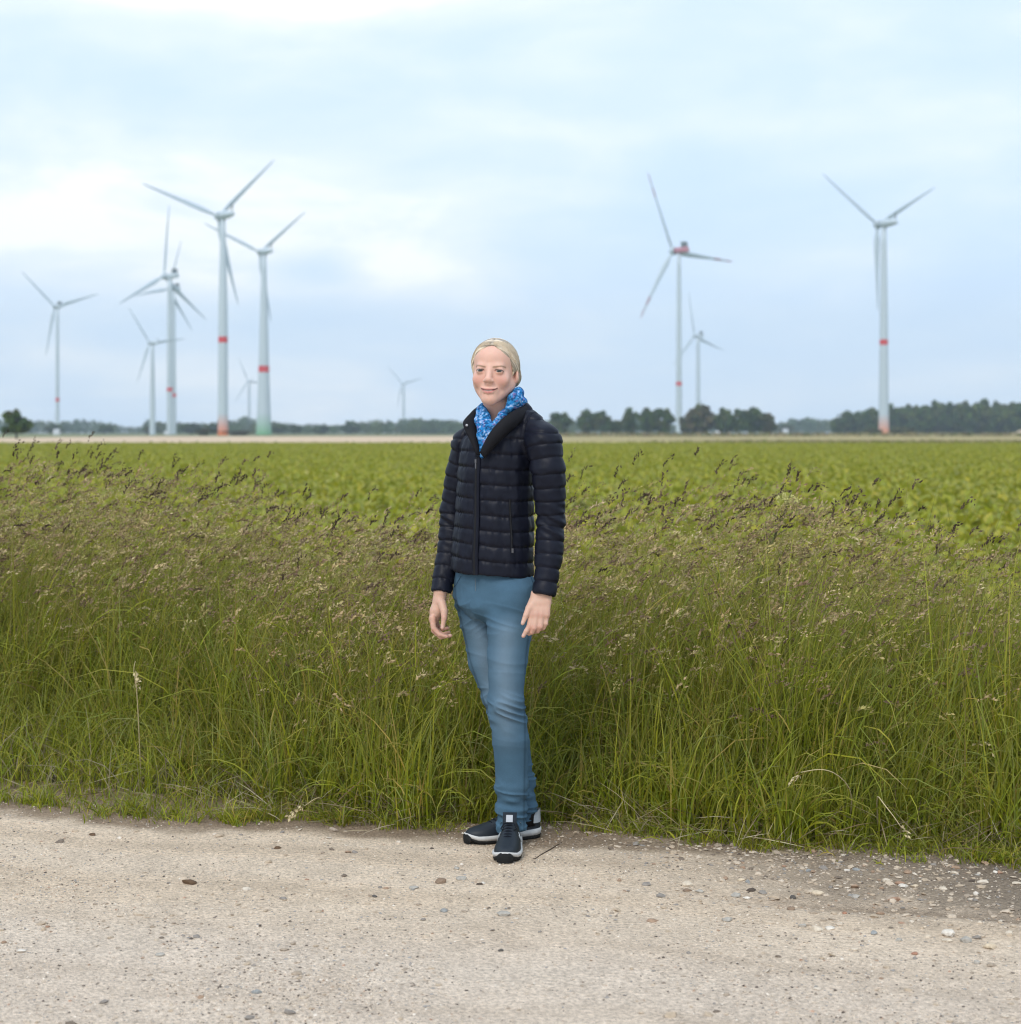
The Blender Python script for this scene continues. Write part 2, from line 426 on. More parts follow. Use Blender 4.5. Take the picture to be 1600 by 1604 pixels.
STONES = [
 (1076, 1389, 17, .8, 'pale', "rounded pale stone beside the brown clod, right of the woman's shoes"),
 (1077, 1399, 15, .4, 'brown', "small brown earth clod tucked under the rounded pale stone"),
 (1096, 1401, 13, .5, 'grey', "flat grey stone just right of the rounded pale one"),
 (1155, 1406, 17, .6, 'grey', "angular grey stone touching a thin white slab on the muddy edge"),
 (1170, 1411, 14, .35, 'white', "thin white slab leaning against an angular grey stone"),
 (1140, 1446, 20, .45, 'grey', "broad dark-based grey stone at the lower left of the pebble field"),
 (1239, 1427, 15, .6, 'brown', "wedge-shaped brown stone in the middle of the pebble field"),
 (1243, 1411, 11, .8, 'dark', "round charcoal stone above the wedge-shaped brown one"),
 (1280, 1460, 21, .5, 'pale', "long pale stone lying left of a white oblong one"),
 (1301, 1460, 17, .4, 'white', "white oblong stone right of the long pale one"),
 (1257, 1456, 14, .6, 'grey', "grey stone left of the long pale one near the rut"),
 (1280, 1403, 20, .5, 'tan', "tan stone with a dark gap beneath it, upper pebble field"),
 (1267, 1368, 9, .8, 'blue', "blue-grey stone close under the grass edge"),
 (1161, 1383, 14, .45, 'tan', "flat tan stone left of a small blue-grey pebble"),
 (1172, 1386, 9, .7, 'blue', "small blue-grey pebble beside the flat tan stone"),
 (1389, 1385, 14, .65, 'pale', "humped cream stone alone on smooth mud below the bent straw"),
 (1416, 1393, 17, .45, 'white', "flat white stone left of the pair on the mud"),
 (1433, 1394, 15, .4, 'tan', "flat tan stone right beside the flat white one on the mud"),
 (1479, 1399, 14, .5, 'pale', "pale arched stone midway along the mud patch"),
 (1529, 1407, 10, .85, 'white', "egg-shaped white stone standing alone on the wet mud"),
 (1495, 1373, 13, .45, 'pale', "pale flat stone close under the grass at the right"),
 (1531, 1376, 10, .5, 'grey', "small grey stone between two pale ones under the right grass"),
 (1559, 1372, 10, .65, 'white', "small white rounded stone near the right grass tufts"),
 (1593, 1390, 14, .5, 'pale', "pale stone cut by the right picture edge"),
 (1535, 1452, 10, .7, 'pale', "small pale pointed stone alone above the big tan slab"),
 (1582, 1470, 16, .7, 'pale', "smooth cream wedge stone near the right picture edge, lower mud"),
 (1487, 1469, 24, .65, 'white', "largest white jagged stone at the lower end of the mud"),
 (1485, 1481, 17, .4, 'pale', "pale chip lying right in front of the largest white stone"),
 (1512, 1480, 21, .6, 'grey', "big grey stone right of the largest white stone"),
 (1551, 1490, 26, .45, 'tan', "broad tan slab half sunk in the mud, lower right"),
 (1434, 1501, 11, .5, 'red', "red-brown brick chip below the rut"),
 (1409, 1480, 14, .5, 'grey', "grey stone in the rut left of the white jagged one"),
 (1453, 1475, 12, .6, 'pale', "pale stone just left of the largest white stone"),
 (1341, 1410, 14, .55, 'grey', "grey stone at the right border of the pebble field"),
 (1343, 1367, 15, .4, 'blue', "flat blue-grey slab under the grass edge beside a white pebble"),
 (1327, 1368, 10, .6, 'white', "white pebble left of the flat blue-grey slab"),
 (1324, 1435, 8, .8, 'red', "orange-red brick crumb among the pebbles"),
 (1369, 1469, 13, .6, 'blue', "blue-grey stone just above the rut"),
 (1338, 1494, 17, .3, 'pale', "flat pale chip on the light gravel below the rut"),
 (1530, 1515, 13, .65, 'grey', "grey rounded stone on the light gravel at lower right"),
 (691, 1385, 19, .7, 'brown', "brownish stone left in front of the woman's shoes"),
 (724, 1381, 20, .4, 'grey', "flat grey stone between the brownish stone and the front shoe"),
 (757, 1390, 8, .7, 'white', "bright white pebble just in front of the woman's front shoe"),
 (695, 1434, 11, .8, 'blue', "dark blue-grey pebble below the brownish stone"),
 (789, 1438, 24, .4, 'grey', "long grey stone half buried below the woman's feet"),
 (648, 1396, 17, .4, 'grey', "low grey stone left of the brownish stone"),
 (716, 1365, 10, .6, 'grey', "small grey stone nearest the left side of the front shoe"),
 (587, 1409, 9, .7, 'dark', "small dark stone alone on pale gravel, left of centre"),
 (785, 1497, 9, .6, 'dark', "dark chip on the gravel well below the front shoe"),
 (298, 1388, 26, .42, 'clod', "dark brown oval clod of earth on the left gravel", 'clod', 'earth_clod'),
 (145, 1312, 12, .5, 'clod', "small brown earth clod near the left grass edge", 'clod', 'earth_clod'),
 (434, 1334, 12, .5, 'clod', "greyish brown earth clod under the left grass edge", 'clod', 'earth_clod'),
 (187, 1318, 8, .7, 'white', "round white pebble right of the small brown clod"),
 (250, 1503, 16, .45, 'grey', "grey stone on the lower left gravel"),
 (403, 1562, 17, .5, 'blue', "blue-grey stone at the bottom left of the track"),
 (33, 1497, 17, .35, 'white', "flat white stone near the left picture edge"),
]
for s_ in STONES: stone(*s_)
# twig beside the shoes
tw = [G(838, 1346, .012), G(850, 1338, .012), G(862, 1331, .014), G(872, 1325, .014), G(880, 1320, .016)]
Vt, Ft = tube(tw, [.0022, .0025, .002, .0018, .001], 6)
m_twig = material("dry_twig", (0.07, 0.05, 0.035), 0.9, noise=(60, 0.3))
tag(obj("twig", Vt, Ft, m_twig), "thin dark dry twig lying right of the woman's shoes", "twig")
# ---------------------------------------------------------------- grass verge
def ribbons(B, h, az, th0, curv, wid, nseg, cols, tipcol=None, base_w=0.55):
    """N grass blades: base points, length, lean azimuth, start lean, total bend, width"""
    n = len(B)
    ld = np.stack([np.cos(az), np.sin(az), 0 * az], 1)
    side = np.stack([-np.sin(az), np.cos(az), 0 * az], 1)
    tw = RNG.uniform(-1.2, 1.2, n)
    V = np.zeros((n, nseg + 1, 2, 3)); p = B.copy()
    for i in range(nseg + 1):
        t = i / nseg
        th = th0 + curv * t ** 1.5
        dirv = np.cos(th)[:, None] * np.array([0, 0, 1.0]) + np.sin(th)[:, None] * ld
        if i: p = p + dirv * (h / nseg)[:, None]
        nrm = np.cross(dirv, side)
        a = tw * (0.4 + t)
        sd = np.cos(a)[:, None] * side + np.sin(a)[:, None] * nrm
        wv = wid * (base_w + (1 - base_w) * min(1, t * 3)) * (1 - t ** 2.2 * 0.93)
        V[:, i, 0] = p - sd * wv[:, None] / 2; V[:, i, 1] = p + sd * wv[:, None] / 2
    m = (nseg + 1) * 2
    base = np.array([[2 * i, 2 * i + 1, 2 * i + 3, 2 * i + 2] for i in range(nseg)])
    F = (base[None] + (np.arange(n) * m)[:, None, None]).reshape(-1, 4)
    C = np.repeat(cols[:, None, :], m, 1)
    if tipcol is not None:
        k = (np.repeat(np.arange(nseg + 1), 2) / nseg)[None, :, None] ** 3 * 0.5
        C = C * (1 - k) + tipcol * k
    return V.reshape(-1, 3), F, C.reshape(-1, 3), p

def col_mix(n, pal, wts, var=0.18):
    pal = np.array(pal); wts = np.array(wts) / np.sum(wts)
    C = pal[RNG.choice(len(pal), n, p=wts)]
    return C * RNG.uniform(1 - var, 1 + var, (n, 1)) * RNG.uniform(0.95, 1.05, (n, 3))
GREENS = [(0.135, 0.185, 0.022), (0.165, 0.205, 0.028), (0.105, 0.155, 0.03), (0.20, 0.22, 0.05), (0.24, 0.21, 0.10), (0.115, 0.16, 0.055), (0.185, 0.22, 0.02)]
GW = [0.28, 0.24, 0.16, 0.12, 0.07, 0.07, 0.12]
STRAW = np.array([0.33, 0.27, 0.15])

def tall_start(X): return 0.10 + 0.75 * sstep(-0.7, -1.6, X) + 0.05 * np.sin(X * 5)
def tall_h(X, yr):
    """height of the flowering culms"""
    h = 1.05 + 0.10 * sstep(-1.2, -2.0, X) - 0.10 * np.exp(-((X + 0.75) / 0.5) ** 2) + 0.05 * np.exp(-((X - 0.7) / 0.5) ** 2) - 0.17 * sstep(0.9, 1.9, X)
    return h + 0.06 * vnoise(np.stack([X * 2.2, yr * 2.2, 0 * X], 1), 5)
def clear(B):
    """keep the ground round the woman's legs free"""
    return ~((np.abs(B[:, 0] - 0.0) < 0.24) & (B[:, 1] < 6.46))
GREENS = [tuple(np.array(c) * np.array((1.74, 1.50, 0.66))) for c in GREENS]
m_grass = material("grass_blade", rough=0.55, attr=True, transl=0.30, spec=0.25)
m_head = material("grass_seed_head", rough=0.9, attr=True, transl=0.15, spec=0.1)
VV = []; FF = []; CC = []; off = 0
def push(V, F, C):
    global off
    VV.append(V); FF.append(F + off); CC.append(C); off += len(V)
XR = 3.4
# leafy mass: tussocks over a looser ground layer
def leaves(X, yr, out_az, n_mul, wid, dr, tint=1.0):
    global XX
    B = np.stack([X, edge(X) + yr, 0 * X], 1); k = clear(B); B = B[k]; X = X[k]; yr = yr[k]; oa = out_az[k]; n = len(X)
    if not np.isscalar(n_mul): n_mul = n_mul[k]
    ramp = sstep(-0.05, 0.45, yr - tall_start(X))
    clump = 0.5 + 0.5 * fbm(np.stack([X * 3.1, yr * 3.1, 0 * X], 1), 3, 71)
    h = (0.28 + 0.44 * ramp) * RNG.uniform(0.55, 1.35, n) * (0.75 + 0.5 * clump) * n_mul
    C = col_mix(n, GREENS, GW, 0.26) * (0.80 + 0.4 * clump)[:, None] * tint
    droop = RNG.uniform(0, 1, n) < dr
    az = np.where(RNG.uniform(0, 1, n) < 0.55, oa + RNG.normal(0, 0.5, n), RNG.normal(0.0, 1.0, n))
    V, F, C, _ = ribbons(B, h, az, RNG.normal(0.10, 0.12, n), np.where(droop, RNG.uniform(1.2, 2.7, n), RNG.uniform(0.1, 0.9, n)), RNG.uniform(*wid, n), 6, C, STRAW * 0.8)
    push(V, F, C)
nt_ = 1050
tx_ = RNG.uniform(-XR, XR, nt_); ty_ = tall_start(tx_) + 2.5 * RNG.uniform(0, 1, nt_) ** 1.5
per = RNG.integers(12, 44, nt_); ti = np.repeat(np.arange(nt_), per); n = len(ti)
ra = RNG.uniform(-np.pi, np.pi, n); rr_ = np.abs(RNG.normal(0, 0.045, n))
leaves(tx_[ti] + rr_ * np.cos(ra), ty_[ti] + rr_ * np.sin(ra), ra, np.repeat(RNG.uniform(0.7, 1.25, nt_), per), (0.0034, 0.0078), 0.36)
n = 11000
X = RNG.uniform(-XR, XR, n); yr = tall_start(X) + 2.5 * RNG.uniform(0, 1, n) ** 1.5
leaves(X, yr, RNG.uniform(-np.pi, np.pi, n), 1.0, (0.004, 0.008), 0.3)
n = 1200                                  # broad drooping leaves, caught light put into their colour as a paler tint
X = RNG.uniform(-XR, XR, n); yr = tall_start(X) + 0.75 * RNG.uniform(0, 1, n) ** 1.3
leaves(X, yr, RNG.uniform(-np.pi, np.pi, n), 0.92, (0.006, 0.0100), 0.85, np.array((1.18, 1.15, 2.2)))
# thin flowering culms
n = 17500
X = RNG.uniform(-XR, XR, n); yr = tall_start(X) + 0.12 + 2.35 * RNG.uniform(0, 1, n) ** 0.9
dens = np.clip(0.62 + 0.6 * fbm(np.stack([X * 1.6, yr * 1.6, 0 * X], 1), 3, 81), 0.1, 1) * (1 - 0.45 * sstep(0.8, 1.7, X))
k = RNG.uniform(0, 1, n) < dens; X = X[k]; yr = yr[k]; n = len(X)
B = np.stack([X, edge(X) + yr, 0 * X], 1); k = clear(B); B = B[k]; X = X[k]; yr = yr[k]; n = len(X)
th = tall_h(X, yr) * (0.70 + 0.30 * sstep(-0.1, 0.7, yr - tall_start(X)))
tallf = RNG.uniform(0, 1, n) < 0.045
h = th * np.where(tallf, RNG.uniform(1.02, 1.19, n), np.clip(RNG.normal(0.80, 0.17, n), 0.40, 1.04))
az = RNG.normal(0.1, 0.7, n)
th0 = np.abs(RNG.normal(0.08, 0.07, n)); curv = np.abs(RNG.normal(0.35, 0.25, n))
C = col_mix(n, [(0.25, 0.24, 0.035), (0.31, 0.26, 0.07), (0.20, 0.21, 0.02), (0.34, 0.26, 0.12)], [4, 3, 3, 1.5])
V, F, C, tips = ribbons(B, h, az, th0, curv, np.full(n, 0.0030), 5, C, None, 1.0)
push(V, F, C)
# leaves set along the culms, pointing every way
for rep in range(2):
    f = RNG.uniform(0.25, 0.80, n)[:, None]
    Bl = B + (tips - B) * f - np.stack([0 * X, 0 * X, 0.0 * X], 1)
    az2 = np.where(RNG.uniform(0, 1, n) < 0.5, RNG.normal(0.0, 0.8, n), RNG.uniform(-np.pi, np.pi, n))
    Cl = col_mix(n, GREENS, GW, 0.28)
    V, F, Cl, _ = ribbons(Bl, RNG.uniform(0.10, 0.30, n), az2, RNG.uniform(0.25, 0.9, n), RNG.uniform(0.2, 1.9, n), RNG.uniform(0.0032, 0.0062, n), 4, Cl, STRAW * 0.8)
    push(V, F, Cl)
# seed heads: an axis with clustered spikelets, leaning with the wind
def heads(tips, az, ang, ln, dens_n, spread, size, cols):
    n = len(tips)
    ld = np.stack([np.cos(az), np.sin(az), 0 * az], 1)
    Vh = np.zeros((n, dens_n, 4, 3))
    for i in range(dens_n):
        t = (i + 0.5) / dens_n
        a = ang + t * RNG.uniform(0.2, 0.9, n)
        dirv = np.cos(a)[:, None] * np.array([0, 0, 1.0]) + np.sin(a)[:, None] * ld
        c = tips + dirv * (ln * t)[:, None]
        o = RNG.normal(0, 1, (n, 3)); o /= np.linalg.norm(o, axis=1)[:, None]
        c = c + o * (spread * (1 - 0.75 * t))[:, None] * RNG.uniform(0.2, 1, (n, 1))
        d = dirv + 0.75 * o; d /= np.linalg.norm(d, axis=1)[:, None]
        s = np.cross(d, RNG.normal(0, 1, (n, 3))); s /= np.linalg.norm(s, axis=1)[:, None]
        L_ = size * RNG.uniform(0.7, 1.4, n); W_ = L_ * 0.21
        Vh[:, i, 0] = c - d * (L_ / 2)[:, None]; Vh[:, i, 2] = c + d * (L_ / 2)[:, None]
        Vh[:, i, 1] = c + s * W_[:, None]; Vh[:, i, 3] = c - s * W_[:, None]
    F = (np.arange(n * dens_n) * 4)[:, None] + np.arange(4)[None]
    C = np.repeat(cols, dens_n * 4, 0)
    C = C * np.repeat(RNG.uniform(0.75, 1.25, (n * dens_n, 1)), 4, 0)
    return Vh.reshape(-1, 3), F, C
HEADC = [(0.34, 0.26, 0.165), (0.23, 0.165, 0.12), (0.40, 0.325, 0.19), (0.33, 0.285, 0.13), (0.16, 0.11, 0.085), (0.48, 0.39, 0.27)]
hc = col_mix(n, HEADC, [4, 3, 3, 3, 1.5, 1.0], 0.2) * np.array((1.10, 1.08, 0.92))
kind = np.where(tallf, 0.6, RNG.uniform(0, 1, n)); hc = np.where((tallf & (RNG.uniform(0, 1, n) < 0.8))[:, None], np.array([0.10, 0.070, 0.050]) * RNG.uniform(0.7, 1.4, (n, 1)), hc)
ang = th0 + curv
HV = []; HF = []; HC_ = []; ho = 0
for sel, cnt, spr, siz, lnr in ((kind < 0.28, 20, 0.012, 0.0120, (0.06, 0.12)), ((kind >= 0.28) & (kind < 0.86), 15, 0.0050, 0.0165, (0.035, 0.085)), (kind >= 0.86, 22, 0.022, 0.0095, (0.09, 0.15))):
    m_ = int(sel.sum())
    V, F, C = heads(tips[sel], RNG.normal(0.0, 0.5, m_), ang[sel] + np.where(tallf[sel], RNG.normal(-0.05, 0.2, m_), RNG.normal(0.30, 0.25, m_)), RNG.uniform(*lnr, m_), cnt, np.full(m_, spr), siz, hc[sel])
    HV.append(V); HF.append(F + ho); HC_.append(C); ho += len(V)
tag(obj("grass_seed_heads", np.concatenate(HV), np.concatenate(HF), m_head, cols=np.concatenate(HC_), smooth=False), "grey-brown seed heads topping the tall wild grass", "seed heads", kind='stuff')
tag(obj("tall_grass", np.concatenate(VV), np.concatenate(FF), m_grass, cols=np.concatenate(CC)), "tall green wild grass growing in a strip behind the woman", "grass", kind='stuff')

# short fringe along the track
VV = []; FF = []; CC = []; off = 0
def short_patch(n, X, yr, hh, curv=(0.2, 1.5)):
    B = np.stack([X, edge(X) + yr, 0 * X + 0.006], 1); k = clear(B) | (RNG.uniform(0, 1, len(B)) < 0.12)
    B = B[k]; hh = hh[k]; n = len(B)
    cl = 0.5 + 0.5 * fbm(B * 4.0, 3, 91)
    C = col_mix(n, GREENS + [(0.3, 0.26, 0.15)], GW + [0.08]) * (0.9 + 0.25 * cl)[:, None]
    V, F, C, _ = ribbons(B, hh, RNG.uniform(-np.pi, np.pi, n), np.abs(RNG.normal(0.2, 0.25, n)), RNG.uniform(*curv, n), RNG.uniform(0.0028, 0.006, n), 4, C, STRAW * 0.7)
    push(V, F, C)
# band right at the foot of the tall grass
n = 15000
X = RNG.uniform(-XR, XR, n); ts = tall_start(X); yr = -0.03 + RNG.uniform(0, 1, n) ** 0.8 * (ts + 0.22)
pat = 0.5 + 0.75 * fbm(np.stack([X * 3.4, yr * 3.4, 0 * X], 1), 3, 95) + 0.7 * sstep(0.03, 0.25, yr)
k = RNG.uniform(0, 1, n) < pat; X = X[k]; yr = yr[k]
short_patch(len(X), X, yr, (0.05 + 0.20 * sstep(0.0, 0.5, yr)) * RNG.uniform(0.5, 1.6, len(X)))
# loose tufts in front of it
for i in range(330):
    cx = RNG.uniform(-XR, XR); cyr = -abs(RNG.normal(0, 0.075)) + 0.06; m_ = int(RNG.integers(10, 34)); r = RNG.uniform(0.012, 0.05)
    short_patch(m_, cx + RNG.normal(0, r, m_), np.full(m_, cyr) + RNG.normal(0, r * 0.7, m_), RNG.uniform(0.025, 0.12, m_) * RNG.uniform(0.6, 1.2), (0.5, 1.8))
tag(obj("short_grass", np.concatenate(VV), np.concatenate(FF), m_grass, cols=np.concatenate(CC)), "short green grass tufts fringing the gravel track", "grass", kind='stuff')
# dead straw lying about the foot of the grass
n = 2600
X = RNG.uniform(-XR, XR, n); yr = tall_start(X) * RNG.uniform(0.1, 1, n) + RNG.normal(0.10, 0.10, n)
B = np.stack([X, edge(X) + yr, RNG.uniform(0.01, 0.06, n)], 1); k = clear(B); B = B[k]; n = len(B)
C = col_mix(n, [(0.36, 0.30, 0.18), (0.26, 0.2, 0.12), (0.42, 0.36, 0.24), (0.2, 0.14, 0.08)], [3, 3, 2, 2])
V, F, C, _ = ribbons(B, RNG.uniform(0.08, 0.28, n), RNG.uniform(-np.pi, np.pi, n), RNG.uniform(0.7, 1.5, n), RNG.uniform(0.0, 0.4, n), RNG.uniform(0.002, 0.005, n), 3, C)
tag(obj("dead_straw", V, F, m_head, cols=C), "dead straw lying tangled at the foot of the grass", "straw", kind='stuff')

# single plants that stand out
def plant(name, loc, label, cat):
    return tag(empty(name, loc), label, cat)
# pale yellow flowering weed above the grass on the right
d0 = 7.6
fp = P(1176, 1010, d0); root = plant("flowering_weed", (fp[0], fp[1], 0), "tall weed with pale yellow flower cluster leaning above the right grass", "plant")
org = np.array([fp[0], fp[1], 0])
spine = [np.array([fp[0] - 0.02, d0, 0.0]), P(1180, 930, d0), P(1196, 880, d0), P(1212, 845, d0), P(1224, 820, d0), P(1232, 795, d0), P(1237, 780, d0)]
V, F = tube(spine, [.006, .005, .005, .0045, .004, .0035, .003], 6)
m_stem = material("weed_stem", (0.13, 0.14, 0.05), 0.8); obj("stem", V, F, m_stem, root, org=org)
mb = MB(); sb = MB()
for i in range(46):
    c = P(1232 + RNG.normal(2, 9), 781 + RNG.normal(0, 4.5), d0 + RNG.normal(0, 0.03))
    for k_ in range(4):
        a = RNG.normal(0, 1, 3); a /= np.linalg.norm(a); b = np.cross(a, RNG.normal(0, 1, 3)); b /= np.linalg.norm(b); L_ = 0.010
        mb.add([c, c + a * L_ * .5 + b * L_ * .35, c + a * L_, c + a * L_ * .5 - b * L_ * .35], [(0, 1, 2, 3)])
for i in range(26):
    t = RNG.uniform(0.45, 1); q = t * (len(spine) - 1); j = min(int(q), len(spine) - 2); p0 = spine[j] + (spine[j + 1] - spine[j]) * (q - j)
    e = p0 + np.array([RNG.normal(0, .03), RNG.normal(0, .03), RNG.uniform(-.005, .045)])
    sb.add(*tube([p0, (p0 + e) / 2 + np.array([0, 0, .006]), e], [.0015, .0018, .0028], 4))
tag(mb.build("flower_cluster", material("weed_flower", (0.55, 0.52, 0.20), 0.8), root, org, False), kind='stuff')
tag(sb.build("seed_pods", material("weed_pod", (0.14, 0.12, 0.07), 0.8), root, org), kind='stuff')
# dandelion clock by the foot of the grass, left
b0 = G(597, 1262); root = plant("dandelion", tuple(b0), "dandelion clock on a thin reddish stem at the grass foot", "plant")
top = P(606, 1206, b0[1])
V, F = tube([b0, (b0 + top) / 2 + np.array([-0.004, -0.01, 0]), top], [.002, .0018, .0016], 6); obj("stem", V, F, material("dandelion_stem", (0.25, 0.13, 0.08), 0.8), root, org=b0)
mb = MB()
for i in range(60):
    a = RNG.normal(0, 1, 3); a /= np.linalg.norm(a); b = np.cross(a, RNG.normal(0, 1, 3)); b /= np.linalg.norm(b)
    mb.add([top, top + a * .009 + b * .002, top + a * .012, top + a * .009 - b * .002], [(0, 1, 2, 3)])
tag(mb.build("seed_clock", material("dandelion_fluff", (0.5, 0.47, 0.42), 0.9), root, b0, False), kind='stuff')
# drooping straws that read one by one
m_straw1 = material("pale_straw", srgb(196, 180, 140), 0.8)
def culm(pts, head, label, hn=16, name="dry_grass_stem", hr=0.006):
    b = pts[0]; root = plant(name, tuple(b), label, "grass stem")
    pts = np.array(pts); t = np.linspace(0, 1, len(pts)); tt = np.linspace(0, 1, 14)
    sm = np.stack([np.interp(tt, t, pts[:, i]) for i in range(3)], 1)
    for _ in range(2): sm[1:-1] = (sm[:-2] + 2 * sm[1:-1] + sm[2:]) / 4
    V, F = tube(sm, np.linspace(.0024, .0012, 14), 5); obj("stem", V, F, m_straw1, root, org=b)
    mb = MB(); h0, h1 = np.array(head[0]), np.array(head[1])
    for i in range(hn):
        c = h0 + (h1 - h0) * i / hn + RNG.normal(0, hr * .5, 3); d = (h1 - h0) / np.linalg.norm(h1 - h0) + RNG.normal(0, .4, 3); d /= np.linalg.norm(d)
        s = np.cross(d, RNG.normal(0, 1, 3)); s /= np.linalg.norm(s); Ls = .016
        mb.add([c, c + d * Ls * .5 + s * hr * .6, c + d * Ls, c + d * Ls * .5 - s * hr * .6], [(0, 1, 2, 3)])
    tag(mb.build("seed_head", m_straw1, root, b, False), kind='stuff')
d1 = 6.0
culm([np.array([P(1325, 1320, d1 + .25)[0], d1 + .25, 0]), P(1340, 1240, d1 + .1), P(1310, 1210, d1 - .02), P(1285, 1204, d1 - .05), P(1255, 1210, d1 - .06)], (P(1253, 1211, d1 - .06), P(1238, 1228, d1 - .07)), "pale stem arching left with drooping head in right grass")
culm([np.array([P(1378, 1330, d1 + .2)[0], d1 + .2, 0]), P(1372, 1240, d1 + .05), P(1382, 1256, d1 - .1), P(1400, 1278, d1 - .12), P(1412, 1296, d1 - .13)], (P(1410, 1292, d1 - .13), P(1424, 1312, d1 - .13)), "pale broken stem hanging head-down over the right track edge")
d2 = 6.45
culm([np.array([P(508, 1290, d2 + .1)[0], d2 + .1, 0]), P(505, 1250, d2 + .02), P(495, 1250, d2 - .05), P(478, 1262, d2 - .06)], (P(476, 1263, d2 - .06), P(452, 1281, d2 - .08)), "thick pale seed head drooping over the track left of centre", 26, hr=.008)
d3 = 6.9
culm([np.array([P(222, 1220, d3 + .2)[0], d3 + .2, 0]), P(215, 1080, d3), P(209, 1050, d3 - .05), P(212, 1036, d3 - .06)], (P(213, 1050, d3 - .06), P(217, 1078, d3 - .07)), "pale fluffy seed head hanging in the dark left grass", 22, hr=.009)
# ---------------------------------------------------------------- beet field
BEET = [(0.17, 0.235, 0.012), (0.21, 0.26, 0.012), (0.13, 0.195, 0.018), (0.25, 0.275, 0.016), (0.20, 0.245, 0.05), (0.11, 0.17, 0.02)]
BW = [3, 3, 2, 1.6, 1.2, 1.2]
def beet(n_pl, X, Y, size, nl, hi):
    """rosettes of broad leaves: petiole up and out, blade arching over"""
    n = n_pl * nl
    px = np.repeat(X, nl); py = np.repeat(Y, nl); sz = np.repeat(size, nl) * RNG.uniform(0.7, 1.2, n)
    az = RNG.uniform(0, 2 * np.pi, n); ld = np.stack([np.cos(az), np.sin(az), 0 * az], 1); sd = np.stack([-np.sin(az), np.cos(az), 0 * az], 1)
    th = RNG.uniform(0.15, 0.75, n); curv = RNG.uniform(0.5, 1.7, n)
    ts = np.array([0.35, 0.55, 0.78, 1.0]) if hi == 2 else (np.array([0.35, 0.7, 1.0]) if hi == 1 else np.array([0.45, 1.0]))
    ws = np.array([0.25, 0.95, 0.85, 0.1]) if hi == 2 else (np.array([0.35, 1.0, 0.12]) if hi == 1 else np.array([0.9, 0.35]))
    p = np.stack([px, py, 0 * px + 0.01], 1); tp = 0
    R0 = []
    roll = RNG.normal(0, 0.35, n)
    for t, w_ in zip(ts, ws):
        a = th + curv * max(0, t - 0.3)
        d = np.cos(a)[:, None] * np.array([0, 0, 1.0]) + np.sin(a)[:, None] * ld
        p = p + d * (sz * (t - tp))[:, None]; tp = t
        nn = np.cross(d, sd); s2 = np.cos(roll)[:, None] * sd + np.sin(roll)[:, None] * nn
        hw = (sz * 0.165 * w_)[:, None]
        if hi == 2: R0.append(np.stack([p - s2 * hw + nn * hw * 0.25, p, p + s2 * hw + nn * hw * 0.25], 1))
        else: R0.append(np.stack([p - s2 * hw, p + s2 * hw], 1))
    V = np.stack(R0, 1); m = V.shape[1] * V.shape[2]; c = V.shape[2]
    base = np.array([[i * c + j, i * c + j + 1, (i + 1) * c + j + 1, (i + 1) * c + j] for i in range(V.shape[1] - 1) for j in range(c - 1)])
    F = (base[None] + (np.arange(n) * m)[:, None, None]).reshape(-1, 4)
    C = np.repeat(col_mix(n, BEET, BW, 0.11 if hi == 2 else 0.07), m, 0)
    return V.reshape(-1, 3), F, C
BEET = [tuple(np.array(c) * np.array((2.02, 1.55, 2.1))) for c in BEET]
BEET = [tuple(np.array(c) * 0.6 + np.mean(BEET, 0) * 0.4) for c in BEET]
m_beet = material("beet_leaf", rough=0.42, attr=True, transl=0.40, spec=0.35)
